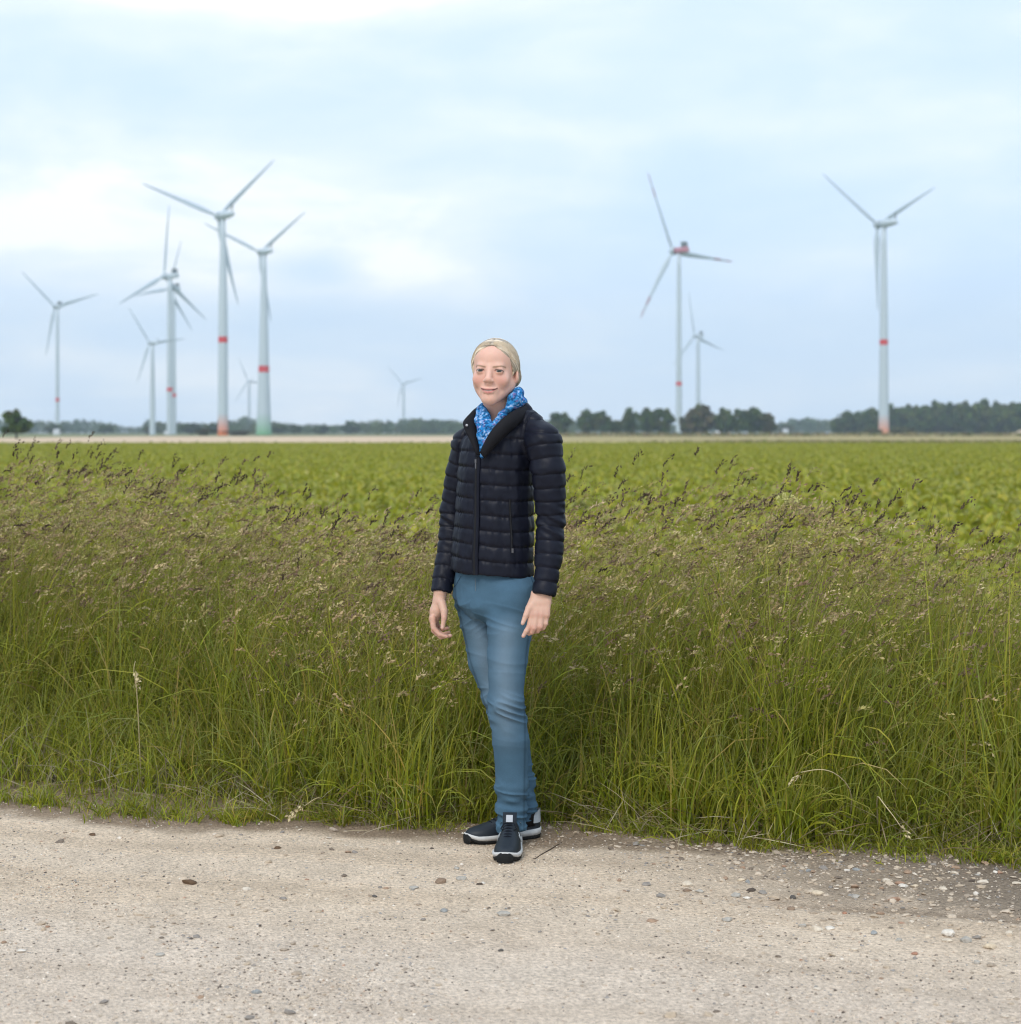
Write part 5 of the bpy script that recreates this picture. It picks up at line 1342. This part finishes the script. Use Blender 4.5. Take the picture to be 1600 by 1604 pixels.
def tor_fn(X, Y, Z):
    cx, a, b, ps = [q[None, None, :] if True else q for q in tor(Z.ravel())]
    x, y = X - cx, Y - TCY; xl = x * np.cos(ps) - y * np.sin(ps); yl = x * np.sin(ps) + y * np.cos(ps)
    q = np.sqrt((xl / a) ** 2 + (yl / b) ** 2)
    d = (q - 1) * np.minimum(a, b)
    hem = tz[1] + 0.004 - (0.010 * (xl / 0.15))
    return np.maximum(np.maximum(d, hem - Z), Z - 1.492)
J.add(tor_fn, (-.3, 5.9, .86), (.2, 6.36, 1.5))
J.cone(P(812, 648, 6.13), SHL, 0.046, 0.054, 0.030); J.cone(P(768, 652, 6.165), SHR, 0.044, 0.050, 0.030)
ARL = [0.056, 0.0585, 0.046, 0.0435, 0.037]; ARR = [0.050, 0.050, 0.0445, 0.040, 0.034]
cufL = ARM_L[-1] + (ARM_L[-1] - ARM_L[-2]) * 0.06; cufR = ARM_R[-1] + (ARM_R[-1] - ARM_R[-2]) * 0.06
J.chain([P(787, 676, 6.10), P(781, 625, 6.12)], [0.052, 0.062], 0.006, 0.0, 's')
J.cone(ARM_L[0], ARM_L[1], ARL[0], ARL[1], 0.022); J.cone(ARM_R[0], ARM_R[1], ARR[0], ARR[1], 0.022)
for A_, r_ in ((ARM_L, ARL), (ARM_R, ARR)):
    for i in (1, 2, 3): J.cone(A_[i], A_[i + 1], r_[i], r_[i + 1], 0.004)
# cut the cuffs square and hollow
for A_, r_ in ((ARM_L, ARL[-1]), (ARM_R, ARR[-1])):
    d_ = A_[-1] - A_[-2]; d_ = d_ / np.linalg.norm(d_); e_ = A_[-1]
    def plane(X, Y, Z, d_=d_, e_=e_): return -((X - e_[0]) * d_[0] + (Y - e_[1]) * d_[1] + (Z - e_[2]) * d_[2]) + 0.0
    J.add(plane, e_ - .06, e_ + .06, 0.004, 's', 0)
    J.cone(e_ - d_ * .03, e_ + d_ * .02, r_ - .007, r_ - .006, 0.003, 's')
V, Q = J.mesh(1)
del J
nr = vnorm(V, Q)
cx, a, b, ps = tor(V[:, 2]); x, y = V[:, 0] - cx, V[:, 1] - TCY; xl = x * np.cos(ps) - y * np.sin(ps); yl = x * np.sin(ps) + y * np.cos(ps)
dt = (np.sqrt((xl / a) ** 2 + (yl / b) ** 2) - 1) * np.minimum(a, b)
tL, dL = along(V, ARM_L); tR, dR_ = along(V, ARM_R)
LL = sum(np.linalg.norm(ARM_L[i + 1] - ARM_L[i]) for i in range(4)); LR_ = sum(np.linalg.norm(ARM_R[i + 1] - ARM_R[i]) for i in range(4))
rL = np.interp(tL, np.concatenate([[0], np.cumsum([np.linalg.norm(ARM_L[i + 1] - ARM_L[i]) for i in range(4)])]), ARL); rR = np.interp(tR, np.concatenate([[0], np.cumsum([np.linalg.norm(ARM_R[i + 1] - ARM_R[i]) for i in range(4)])]), ARR)
aL, aR = dL - rL, dR_ - rR
# height coordinate carried over the shoulder so that the lines on the shoulder slope like the photo
arm = np.minimum(aL, aR); onarm = arm < dt - 0.001
left = aL < aR
z_seam = tz[1] + 0.004 - 0.010 * xl / 0.15
ut = (V[:, 2] - z_seam) / 0.0512 + 0.03
tt_ = np.where(left, tL - LL, tR - LR_); ua = -tt_ / 0.0455
# above the shoulder joint the arm lines run on as horizontal loops
up_ = np.where(left, V[:, 2] - SHL[2], V[:, 2] - SHR[2]); ua = np.where((np.where(left, tL, tR) < 1e-4) & onarm, ua + np.maximum(up_, 0) / 0.0455, ua)
wob = 0.07 * vnoise(V * 9, 3) + 0.03 * vnoise(V * 30, 5)
uu = np.where(onarm, ua, ut) + wob
fr = uu - np.floor(uu)
puff = 1 - np.abs(2 * fr - 1) ** 4.5
sag = 1 - 0.35 * fr                       # filling hangs low in each chamber
amp = np.where(onarm, 0.0056, 0.0066)
zfl = (np.abs(np.arctan2(xl, -yl)) < 0.09) & ~onarm
amp = np.where(zfl, 0.002, amp)
# puckers run across each chamber, strongest at the seams; slanting creases at the elbows
edge_ = np.abs(2 * fr - 1) ** 2
circ = np.where(onarm, np.arctan2(V[:, 1] - 6.1, V[:, 0] - np.where(left, 0.12, -0.2)) * 0.05, np.arctan2(xl, -yl) * 0.12)
pk = vnoise(np.stack([circ * 130, uu * 0.9, 0 * uu], 1), 11) * edge_ * 0.0026 + vnoise(np.stack([circ * 45, uu * 0.6, 0 * uu], 1), 13) * 0.0030
elb = np.exp(-((np.where(left, tL / LL, tR / LR_) - 0.54) / 0.13) ** 2) * onarm
pk = pk + elb * 0.0050 * vnoise(np.stack([V[:, 0] * 14, V[:, 1] * 14, (V[:, 2] + 0.6 * V[:, 0]) * 62], 1), 17)
pk = pk + 0.0035 * fbm(np.stack([V[:, 0] * 16 + V[:, 2] * 9, V[:, 1] * 16, V[:, 2] * 12], 1), 3, 23)
# armhole seam
seam = np.exp(-((arm - dt) / 0.0045) ** 2) * (V[:, 2] > P(0, 742, 6.1)[2])
V = V + nr * (amp * puff * sag + pk - 0.003 - seam * 0.006)[:, None]
m_jacket = material("navy_nylon", (0.0066, 0.0080, 0.0165), 0.47, spec=0.19, bump=(260, 0.15, 0.002), noise=(30, 0.2))
jacket = obj("jacket", V, Q, m_jacket, person, org=ORG)
m_black = material("black_trim", (0.006, 0.006, 0.008), 0.55, spec=0.3)
m_lining = material("black_lining", (0.009, 0.009, 0.012), 0.75, spec=0.2)
def ribbon(name, mid, wid, off, thick, mat, parent, nz=40):
    """strip that lies on the jacket body: mid(t)->(z, angle)"""
    Vr = []; Fr = []
    for i in range(nz):
        z, an = mid(i / (nz - 1)); cx_, a_, b_, _p = tor(z); da = wid / 2 / float(np.hypot(a_ * math.cos(an), b_ * math.sin(an)))
        for q, o in ((-1, off - thick), (-.7, off), (.7, off), (1, off - thick)): Vr.append(tor_pt(z, an + q * da, o))
    for i in range(nz - 1):
        for j in range(3): Fr.append((i * 4 + j, i * 4 + j + 1, (i + 1) * 4 + j + 1, (i + 1) * 4 + j))
    return obj(name, np.array(Vr), Fr, mat, parent, org=ORG)
zt_, zb_ = P(0, 716, 6.05)[2], tz[1] + .006
ribbon("zip_placket", lambda t: (zb_ + (zt_ - zb_) * t, -0.01), 0.022, 0.0075, 0.006, m_jacket, jacket)
ribbon("zipper", lambda t: (zb_ + (zt_ - zb_) * t, -0.01), 0.0075, 0.0092, 0.003, m_black, jacket)
zp = tor_pt(P(0, 722, 6.05)[2], -0.01, .012)
mb = MB(); mb.add(*box(zp, (0.006, 0.004, 0.012), rz(R_(-31)))); mb.add(*box(zp + np.array([0, -.002, -.016]), (0.004, 0.002, 0.018), rz(R_(-31))))
m_metal = material("dark_zip_metal", (0.10, 0.10, 0.11), 0.35, spec=0.6); mb.build("zip_slider", m_metal, jacket, ORG, smooth=False)
pz0, pz1 = P(0, 864, 6.03)[2], P(0, 782, 6.03)[2]
for sg in (1,):
    pa = 0.88
    ribbon("pocket_zip", lambda t: (pz0 + (pz1 - pz0) * t, pa - .03 * t), 0.006, 0.0095, 0.006, m_black, jacket, 20)
    pp = tor_pt(pz0 + .004, pa, .011); mb = MB(); mb.add(*box(pp, (0.006, 0.004, 0.014), rz(R_(-30) + pa))); mb.build("pocket_pull", m_metal, jacket, ORG, smooth=False)

# collar: open stand collar with dark lining
def sheet(name, rows, mat, parent, thick=0.007, sub=2, mat2=None):
    """thick cloth through a grid of points (rows of equal length)"""
    A = np.array(rows, float); n, m = A.shape[:2]
    for _ in range(sub):
        B2 = np.zeros((2 * A.shape[0] - 1, A.shape[1], 3)); B2[::2] = A; B2[1::2] = (A[1:] + A[:-1]) / 2; B2[2:-1:2] = B2[2:-1:2] * .5 + .25 * (B2[1:-2:2] + B2[3::2]); A = B2
        B2 = np.zeros((A.shape[0], 2 * A.shape[1] - 1, 3)); B2[:, ::2] = A; B2[:, 1::2] = (A[:, 1:] + A[:, :-1]) / 2
        if A.shape[1] > 2: B2[:, 2:-1:2] = B2[:, 2:-1:2] * .5 + .25 * (B2[:, 1:-2:2] + B2[:, 3::2])
        A = B2
    n, m = A.shape[:2]
    du = np.gradient(A, axis=0); dv_ = np.gradient(A, axis=1); nn = np.cross(du, dv_); nn /= np.linalg.norm(nn, axis=2)[..., None] + 1e-9
    e = np.ones((n, m)); 
    t = thick / 2 * np.minimum(1, 0.35 + np.minimum.reduce([np.arange(m)[None, :] + 0 * e, m - 1 - np.arange(m)[None, :] + 0 * e, np.arange(n)[:, None] + 0 * e, n - 1 - np.arange(n)[:, None] + 0 * e]) * 0.45)
    T, Bt = A + nn * t[..., None], A - nn * t[..., None]
    Vv = np.concatenate([T.reshape(-1, 3), Bt.reshape(-1, 3)]); o = n * m; Ff = []
    for i in range(n - 1):
        for j in range(m - 1):
            q = (i * m + j, (i + 1) * m + j, (i + 1) * m + j + 1, i * m + j + 1); Ff.append(q); Ff.append(tuple(o + k for k in q[::-1]))
    bd = [(i, 0) for i in range(n)] + [(n - 1, j) for j in range(1, m)] + [(i, m - 1) for i in range(n - 2, -1, -1)] + [(0, j) for j in range(m - 2, 0, -1)]
    for p, q in zip(bd, bd[1:] + bd[:1]):
        Ff.append((p[0] * m + p[1], o + p[0] * m + p[1], o + q[0] * m + q[1], q[0] * m + q[1]))
    return obj(name, Vv, Ff, mat, parent, org=ORG)
sheet("collar", [
 [P(752, 713, 6.030), P(749, 712, 6.024), P(746, 712, 6.024)],
 [P(749, 694, 6.040), P(743, 692, 6.030), P(737, 690, 6.036)],
 [P(747, 676, 6.060), P(736, 672, 6.044), P(725, 667, 6.058)],
 [P(746, 664, 6.078), P(736, 661, 6.066), P(725, 660, 6.082)],
 [P(746, 653, 6.110), P(741, 648, 6.102), P(735, 650, 6.110)],
 [P(750, 646, 6.160), P(747, 639, 6.160), P(744, 640, 6.160)],
 [P(768, 644, 6.215), P(767, 634, 6.225), P(766, 628, 6.230)],
 [P(800, 642, 6.225), P(802, 632, 6.235), P(803, 626, 6.240)],
 [P(826, 645, 6.190), P(829, 637, 6.195), P(829, 630, 6.195)],
 [P(833, 648, 6.110), P(832, 641, 6.095), P(825, 633, 6.090)],
 [P(817, 661, 6.035), P(812, 652, 6.008), P(802, 644, 6.012)],
 [P(794, 680, 6.002), P(788, 670, 5.978), P(779, 662, 5.990)],
 [P(774, 701, 5.992), P(770, 691, 5.972), P(763, 684, 5.990)],
 [P(759, 719, 6.008), P(756, 713, 6.000), P(752, 709, 6.016)]], m_lining, jacket, 0.009)
sb_ = P(731.5, 666, 6.040); Vs, Fs = tube([sb_ + np.array([0, .004, 0]), sb_ + np.array([0, -.0035, 0])], .0042, 12)
obj("snap_button", Vs, Fs, material("pewter_snap", (0.45, 0.45, 0.48), 0.3, spec=0.7), jacket, org=ORG)

# ---- scarf
S = SDF(np.arange(-0.13, 0.075, 0.0026), np.arange(5.96, 6.28, 0.0026), np.arange(1.30, 1.58, 0.0026))
S.chain([P(756, 640, 6.115), P(762, 652, 6.06), P(765, 668, 6.040)], [.012, .013, .014], 0, .006)
S.chain([P(752, 642, 6.13), P(751, 658, 6.070), P(755, 680, 6.040), P(757, 704, 6.034), P(755, 716, 6.036)], [.011, .015, .015, .010, .006], .006, .006)
S.chain([P(800, 640, 6.07), P(786, 652, 6.05), P(774, 668, 6.035), P(764, 690, 6.032), P(757, 706, 6.034)], [.017, .014, .013, .012, .008], .006, .006)
S.ell(P(761, 680, 6.042), (.024, .012, .040), rz(R_(-25)), .008)
S.chain([P(797, 640, 6.045), P(806, 625, 6.055), P(812, 615, 6.085), P(813, 615, 6.13), P(802, 620, 6.19)], [.013, .021, .017, .018, .018], .008, .008)
S.chain([P(800, 636, 6.06), P(815, 629, 6.075), P(818, 630, 6.13), P(806, 634, 6.20), P(780, 636, 6.22), P(757, 638, 6.18), P(751, 643, 6.12)], [.016, .016, .018, .018, .018, .014, .012], .008, .008)
V, Q = S.mesh(1); nr = vnorm(V, Q)
fo = vnoise(np.stack([V[:, 0] * 60 + V[:, 2] * 45, V[:, 1] * 30, V[:, 2] * 18 - V[:, 0] * 20], 1), 31)
V = V + nr * (0.0034 * fo)[:, None]
pt_ = fbm(V * 90, 3, 33); pt2 = fbm(V * np.array([150, 150, 230]), 2, 37); pl = fbm(V * 34, 2, 39)
C = np.tile(np.array([0.018, 0.20, 0.50]), (len(V), 1))
def mix_(m, c):
    global C
    m = np.clip(m, 0, 1)[:, None]; C = C * (1 - m) + np.array(c) * m
mix_(sstep(0.05, .35, pl) * .6, (0.06, 0.30, 0.62)); mix_(sstep(.26, .40, pt_) * .6, (0.26, 0.46, 0.76)); mix_(sstep(.10, .24, -pt2) * .8, (0.012, 0.035, 0.12)); mix_(sstep(.30, .42, pt2) * .7, (0.50, 0.60, 0.80)); mix_(sstep(.3, .4, -pt_) * .5, (0.30, 0.16, 0.36))
obj("scarf", V, Q, material("scarf_cloth", rough=0.85, attr=True, spec=0.15, bump=(500, .2, .001)), person, C, org=ORG)

# ---- jeans
K = SDF(np.arange(-0.225, 0.14, 0.003), np.arange(5.95, 6.36, 0.003), np.arange(0.055, 0.99, 0.0034))
pelv = P(772, 915, 6.15)
K.ell(P(772, 895, 6.15), (0.130, 0.105, 0.14), rz(R_(-28)))
K.ell(P(771, 940, 6.155), (0.118, 0.104, 0.075), rz(R_(-28)), .03)
K.ell(P(778, 950, 6.23), (0.10, 0.06, 0.08), rz(R_(-28)), .03)
RL = [0.090, 0.0655, 0.0575, 0.0600, 0.0545, 0.0500]; RR = [0.083, 0.0685, 0.0590, 0.0570, 0.0500, 0.0400]
K.chain(LEG_L, RL, .018, .012)
K2 = SDF(*K.ax)
K2.chain(LEG_R, RR, 0, .012)
h = np.clip(0.5 + 0.5 * (K.F - K2.F) / .012, 0, 1); zz = K.ax[2][None, None, :]
kk = .0008 + .050 * sstep(0.80, 0.86, zz); h = np.clip(0.5 + 0.5 * (K.F - K2.F) / kk, 0, 1); K.F = (K.F + (K2.F - K.F) * h - kk * h * (1 - h)).astype(np.float32)
hemL, hemR = P(0, 1302, 6.135)[2], P(0, 1284, 6.235)[2]
for e_, z_ in ((LEG_L[-1], hemL), (LEG_R[-1], hemR)):
    K.add(lambda X, Y, Z, z_=z_, e_=e_: np.maximum(Z - z_ - 0.18 * (Y - e_[1]) * 0, np.maximum(np.abs(X - e_[0]) - .07, np.abs(Y - e_[1]) - .075)) + 0 * X + 0 * Y, e_ - .08, e_ + .08, 0, 's')
V, Q = K.mesh(1); nr = vnorm(V, Q)
tl, dl = along(V, LEG_L); tr_, dr = along(V, LEG_R); onL = dl < dr
zl = V[:, 2]
kneeL = np.exp(-((zl - P(0, 1118, 6.06)[2]) / .055) ** 2) * onL; kneeR = np.exp(-((zl - P(0, 1098, 6.19)[2]) / .05) ** 2) * ~onL
ank = np.where(onL, sstep(.30, .14, zl), sstep(.34, .18, zl)); cro = np.exp(-((zl - P(0, 965, 6.1)[2]) / .05) ** 2)
sl_ = V[:, 0] - np.where(onL, LEG_L[2][0], LEG_R[2][0])
rdg = lambda q: 1 - 1.8 * np.abs(q) ** 0.7
d1_ = rdg(vnoise(np.stack([V[:, 0] * 9, V[:, 1] * 9, (zl + 0.42 * sl_) * 46], 1), 41)) * .0100 * kneeL
d2_ = rdg(vnoise(np.stack([V[:, 0] * 10, V[:, 1] * 10, (zl - 0.3 * sl_) * 44], 1), 43)) * .0065 * kneeR
d3_ = rdg(vnoise(np.stack([V[:, 0] * 9, V[:, 1] * 9, (zl + 0.12 * sl_) * 62], 1), 45)) * .0085 * ank
d4_ = rdg(vnoise(np.stack([V[:, 0] * 6, V[:, 1] * 6, (zl + np.where(onL, .25, -.75) * (V[:, 0] - P(767, 0, 6.1)[0])) * 40], 1), 47)) * .0060 * cro
d6_ = rdg(vnoise(np.stack([V[:, 0] * 5, V[:, 1] * 5, (zl + .10 * V[:, 0]) * 27], 1), 57)) * .0030 * sstep(.30, .42, zl) * (1 - kneeL) * (1 - kneeR)
d5_ = vnoise(np.stack([V[:, 0] * 8, V[:, 1] * 8, zl * 34], 1), 49) * .0016 + fbm(V * 10, 2, 51) * .003 + d6_
V = V + nr * (d1_ + d2_ + d3_ + d4_ + d5_ - .0015)[:, None]
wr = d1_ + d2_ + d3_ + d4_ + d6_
C = np.tile(np.array([0.062, 0.125, 0.186]), (len(V), 1))
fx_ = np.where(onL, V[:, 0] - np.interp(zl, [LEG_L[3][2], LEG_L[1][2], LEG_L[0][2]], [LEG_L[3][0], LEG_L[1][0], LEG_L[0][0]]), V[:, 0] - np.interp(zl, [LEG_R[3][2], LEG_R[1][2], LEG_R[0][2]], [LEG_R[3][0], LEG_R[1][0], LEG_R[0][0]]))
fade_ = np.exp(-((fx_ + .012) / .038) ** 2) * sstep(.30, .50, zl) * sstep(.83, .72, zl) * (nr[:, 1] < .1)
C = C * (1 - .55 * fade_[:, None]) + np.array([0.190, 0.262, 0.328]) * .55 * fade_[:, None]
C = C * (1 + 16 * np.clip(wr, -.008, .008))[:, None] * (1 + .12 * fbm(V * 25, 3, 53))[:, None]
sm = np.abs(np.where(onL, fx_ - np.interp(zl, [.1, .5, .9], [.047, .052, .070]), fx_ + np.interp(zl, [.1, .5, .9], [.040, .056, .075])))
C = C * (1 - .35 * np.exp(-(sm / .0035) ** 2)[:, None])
m_jean = material("blue_denim", rough=0.85, attr=True, spec=0.15, bump=(700, .35, .001), noise=(420, .12))
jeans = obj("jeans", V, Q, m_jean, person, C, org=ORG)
# fly, button and seams lie on the front of the denim
from mathutils.bvhtree import BVHTree
bvh = BVHTree.FromPolygons([tuple(v) for v in V], [tuple(int(i) for i in q) for q in Q])
def on_denim(px, py, off=.002):
    o = Vector((0, 0, CAM_H)); d = (Vector(P(px, py, 6.0)) - o).normalized(); hit = bvh.ray_cast(o, d)
    return np.array(hit[0]) - np.array(d) * off if hit[0] is not None else None
def stitch(name, pix, rad, mat):
    pts = [on_denim(*p) for p in pix]; pts = [p for p in pts if p is not None]
    if len(pts) > 2: obj(name, *tube(np.array(pts), rad, 5), mat, jeans, org=ORG)
m_seam = material("denim_seam", (0.035, 0.075, 0.13), 0.9, spec=0.1); m_thread = material("pale_thread", (0.22, 0.24, 0.25), 0.9)
lin = lambda a, b, n: [(a[0] + (b[0] - a[0]) * i / (n - 1), a[1] + (b[1] - a[1]) * i / (n - 1)) for i in range(n)]
stitch("fly_seam", lin((744.5, 906), (745.5, 926), 8), .0006, m_thread)
stitch("pocket_seam", lin((832, 903), (835, 912), 8), .0014, m_seam)
stitch("pocket_seam", lin((722, 903), (716, 914), 6) + lin((714, 917), (709, 921), 4), .0008, m_seam)
# dark socks between hem and shoe
for e_, t_ in ((LEG_L[-1], (0.003, 6.150)), (LEG_R[-1], (0.050, 6.240))):
    obj("sock", *tube([(t_[0], t_[1], .06), (t_[0], t_[1], .10), tuple(e_ + np.array([0, 0, .03]))], [.040, .038, .034], 16), m_black, person, org=ORG)

# ---- shoes
m_upper = material("dark_shoe_upper", (0.013, 0.019, 0.027), 0.55, spec=0.4, bump=(240, .3, .001)); m_sole = material("white_midsole", (0.56, 0.56, 0.55), 0.6, noise=(60, .10)); m_out = material("black_outsole", (0.010, 0.010, 0.010), 0.75)
m_lace = material("dark_laces", (0.008, 0.011, 0.017), 0.8, spec=.2); m_tag = material("pale_tongue_tag", (0.42, 0.44, 0.47), 0.6); m_heel = material("grey_heel_panel", (0.36, 0.39, 0.41), 0.6)
def shoe(heel, toe, label, mirror):
    heel = np.asarray(heel, float); toe = np.asarray(toe, float); Ld = toe - heel; Ln = np.linalg.norm(Ld[:2]); ex = Ld / Ln; ey = np.array([-ex[1], ex[0], 0]) * mirror; ez = np.array([0, 0, 1.0])
    base = np.array([heel[0], heel[1], .012])
    W = lambda x, y, z: base + ex * x * Ln + ey * y + ez * z
    us = np.array([0, .03, .1, .2, .35, .5, .65, .78, .88, .95, .985, 1.0])
    wi = np.interp(us, [0, .03, .1, .25, .4, .55, .7, .82, .92, .97, 1], [.008, .022, .032, .035, .033, .036, .043, .044, .036, .024, .006])
    wo = np.interp(us, [0, .03, .1, .25, .4, .55, .7, .82, .92, .97, 1], [.008, .022, .032, .036, .038, .043, .047, .044, .034, .022, .006])
    zb = np.interp(us, [0, .05, .75, .9, 1], [.006, 0, 0, .006, .020]); zt2 = np.interp(us, [0, .3, .6, .9, 1], [.040, .036, .030, .031, .040])
    def slab(f0, f1, grow0, grow1, name, mat, par):
        n = len(us); Vs = []
        for f, gr in ((f0, grow0), ((f0 + f1) / 2, (grow0 + grow1) / 2 + .002), (f1, grow1)):
            for i in range(n):
                z = zb[i] + (zt2[i] - zb[i]) * f; Vs.append(W(us[i] + (gr * 2 if i == n - 1 else (-gr * 2 if i == 0 else 0)), -(wi[i] + gr), z))
            for i in range(n):
                z = zb[i] + (zt2[i] - zb[i]) * f; Vs.append(W(us[i] + (gr * 2 if i == n - 1 else (-gr * 2 if i == 0 else 0)), wo[i] + gr, z))
        Fs = []; m = 2 * n; ring = list(range(n)) + list(range(2 * n - 1, n - 1, -1))
        for l_ in (0, 1):
            for p, q in zip(ring, ring[1:] + ring[:1]): Fs.append((l_ * m + p, l_ * m + q, (l_ + 1) * m + q, (l_ + 1) * m + p))
        for i in range(n - 1):
            Fs.append((i, n + i, n + i + 1, i + 1)); Fs.append((2 * m + i, 2 * m + i + 1, 2 * m + n + i + 1, 2 * m + n + i))
        return obj(name, np.array(Vs), Fs, mat, par, org=ORG)
    # upper
    uu_ = np.array([.005, .03, .08, .16, .24, .32, .40, .48, .56, .66, .76, .86, .93, .97, .995])
    ht = np.interp(uu_, [0, .03, .1, .2, .28, .34, .45, .55, .66, .78, .88, .95, 1], [.065, .098, .106, .100, .100, .106, .094, .082, .069, .059, .054, .049, .036])
    n = 25; Vu = []
    for u_, h_ in zip(uu_, ht):
        a_ = np.linspace(0, math.pi, n); z0 = np.interp(u_, us, zt2) - .004; wii = np.interp(u_, us, wi) - .001; woo = np.interp(u_, us, wo) - .001
        pw = np.interp(u_, [0, .3, .5, .75, 1], [.62, .75, .85, .75, .7])
        top_w = np.interp(u_, [0, .25, .45, .7, 1], [.80, .78, .80, .95, 1.0])
        for t in a_:
            c, s_ = math.cos(t), math.sin(t); yy = (woo if c < 0 else wii) * (-1) * np.sign(c) * abs(c) ** .7 * -1
            zr = s_ ** pw; yy = yy * (1 - (1 - top_w) * zr)
            Vu.append(W(u_, -yy, z0 + (h_ - z0) * zr))
    Fu = [(i * n + j, i * n + j + 1, (i + 1) * n + j + 1, (i + 1) * n + j) for i in range(len(uu_) - 1) for j in range(n - 1)]
    Fu += [tuple(range(n)), tuple((len(uu_) - 1) * n + j for j in range(n))]
    up = obj("shoe", np.array(Vu), Fu, m_upper, person, org=ORG); up['label'] = label
    slab(.0, .46, -.001, .0005, "outsole", m_out, up); slab(.42, .96, .0015, .0030, "midsole", m_sole, up)
    top = lambda u_: float(np.interp(u_, uu_, ht))
    # toe cap
    a_ = np.linspace(-1.0, 1.0, 13); Vt_ = []
    for z_, g_ in ((.000, .000), (.012, .0045), (.026, .005), (.036, .002)):
        for t in a_:
            u_ = 1.0 - .045 * max(0, abs(t) - .12) ** 1.4; yv = np.sign(t) * (np.interp(u_, us, wo if t > 0 else wi) + .0030 + g_ * .4) * min(1, abs(t) * 6); zz_ = z_ * (1 - .45 * t * t)
            Vt_.append(W(u_ + .012 + g_ * 1.2 - (0.016 if z_ > .035 else 0), yv, zz_ + .004))
    Ft_ = [(i * 13 + j, i * 13 + j + 1, (i + 1) * 13 + j + 1, (i + 1) * 13 + j) for i in range(3) for j in range(12)]
    obj("toe_cap", np.array(Vt_), Ft_, m_out, up, org=ORG)
    # laces and tongue tag
    for i in range(5):
        u_ = .46 + .052 * i; hh = top(u_); hw = .016 + .001 * i
        obj("lace", *tube([W(u_ - .01, -hw - .004, hh - .011), W(u_, -hw * .5, hh - .0005), W(u_ + .006, 0, hh + .0025), W(u_, hw * .5, hh - .0005), W(u_ - .01, hw + .004, hh - .011)], .0026, 6), m_lace, up, org=ORG)
    for s_ in (-1, 1):
        obj("lace", *tube([W(.45, 0, top(.45) + .004), W(.47, s_ * .016, top(.45) + .006), W(.51, s_ * .026, top(.5) - .004), W(.54, s_ * .018, top(.54) - .001)], .0020, 6), m_lace, up, org=ORG)
    Rm = np.stack([ex, ey, ez], 1) @ ry(R_(62))
    Vb_, Fb_ = box(W(.405, 0, top(.40) + .012), (.024, .022, .004), Rm); obj("tongue_label", Vb_, Fb_, m_tag, up, org=ORG, smooth=False)
    Vg, Fg = box(W(.375, 0, top(.40) + .006), (.05, .046, .007), Rm); obj("tongue", Vg, Fg, m_upper, up, org=ORG)
    # pale heel panel and side emblem
    Vp = []; 
    for i in range(9):
        t = -1 + 2 * i / 8; u_ = -.012 + .17 * abs(t) ** 1.6; wv = np.interp(max(u_, 0.0), us, wo if t > 0 else wi)
        for z_, sl in ((.058, 1.05), (.085, .98), (.102 - .012 * abs(t), .84)): Vp.append(W(u_ + (.055 * abs(t) if z_ > .08 else 0), np.sign(t) * (wv * sl + .0022) if abs(t) > .2 else t / .2 * .5 * wv, z_))
    obj("heel_panel", np.array(Vp), [(i * 3 + j, (i + 1) * 3 + j, (i + 1) * 3 + j + 1, i * 3 + j + 1) for i in range(8) for j in range(2)], m_heel, up, org=ORG)
    for s_ in (-1, 1):
        w_ = wo if s_ > 0 else wi; mb = MB()
        def sp(u_, z_): return W(u_, s_ * (np.interp(u_, us, w_) * (1.0 - 7.6 * max(0, z_ - .044)) + .0004), z_)
        for q in ([(.46, .044), (.49, .072)], [(.49, .072), (.545, .044)], [(.545, .044), (.57, .068)]): mb.add(*tube([sp(*q[0]), sp((q[0][0] + q[1][0]) / 2, (q[0][1] + q[1][1]) / 2), sp(*q[1])], .0016, 5))
        mb.build("side_emblem", m_heel, up, ORG)
    return up
shoe((0.006, 6.150, 0), (-0.0175, 5.868, 0), "front shoe pointing straight at the viewer", 1)
shoe((0.100, 6.262, 0), (-0.152, 6.155, 0), "rear shoe turned sideways with its pale heel showing", -1)
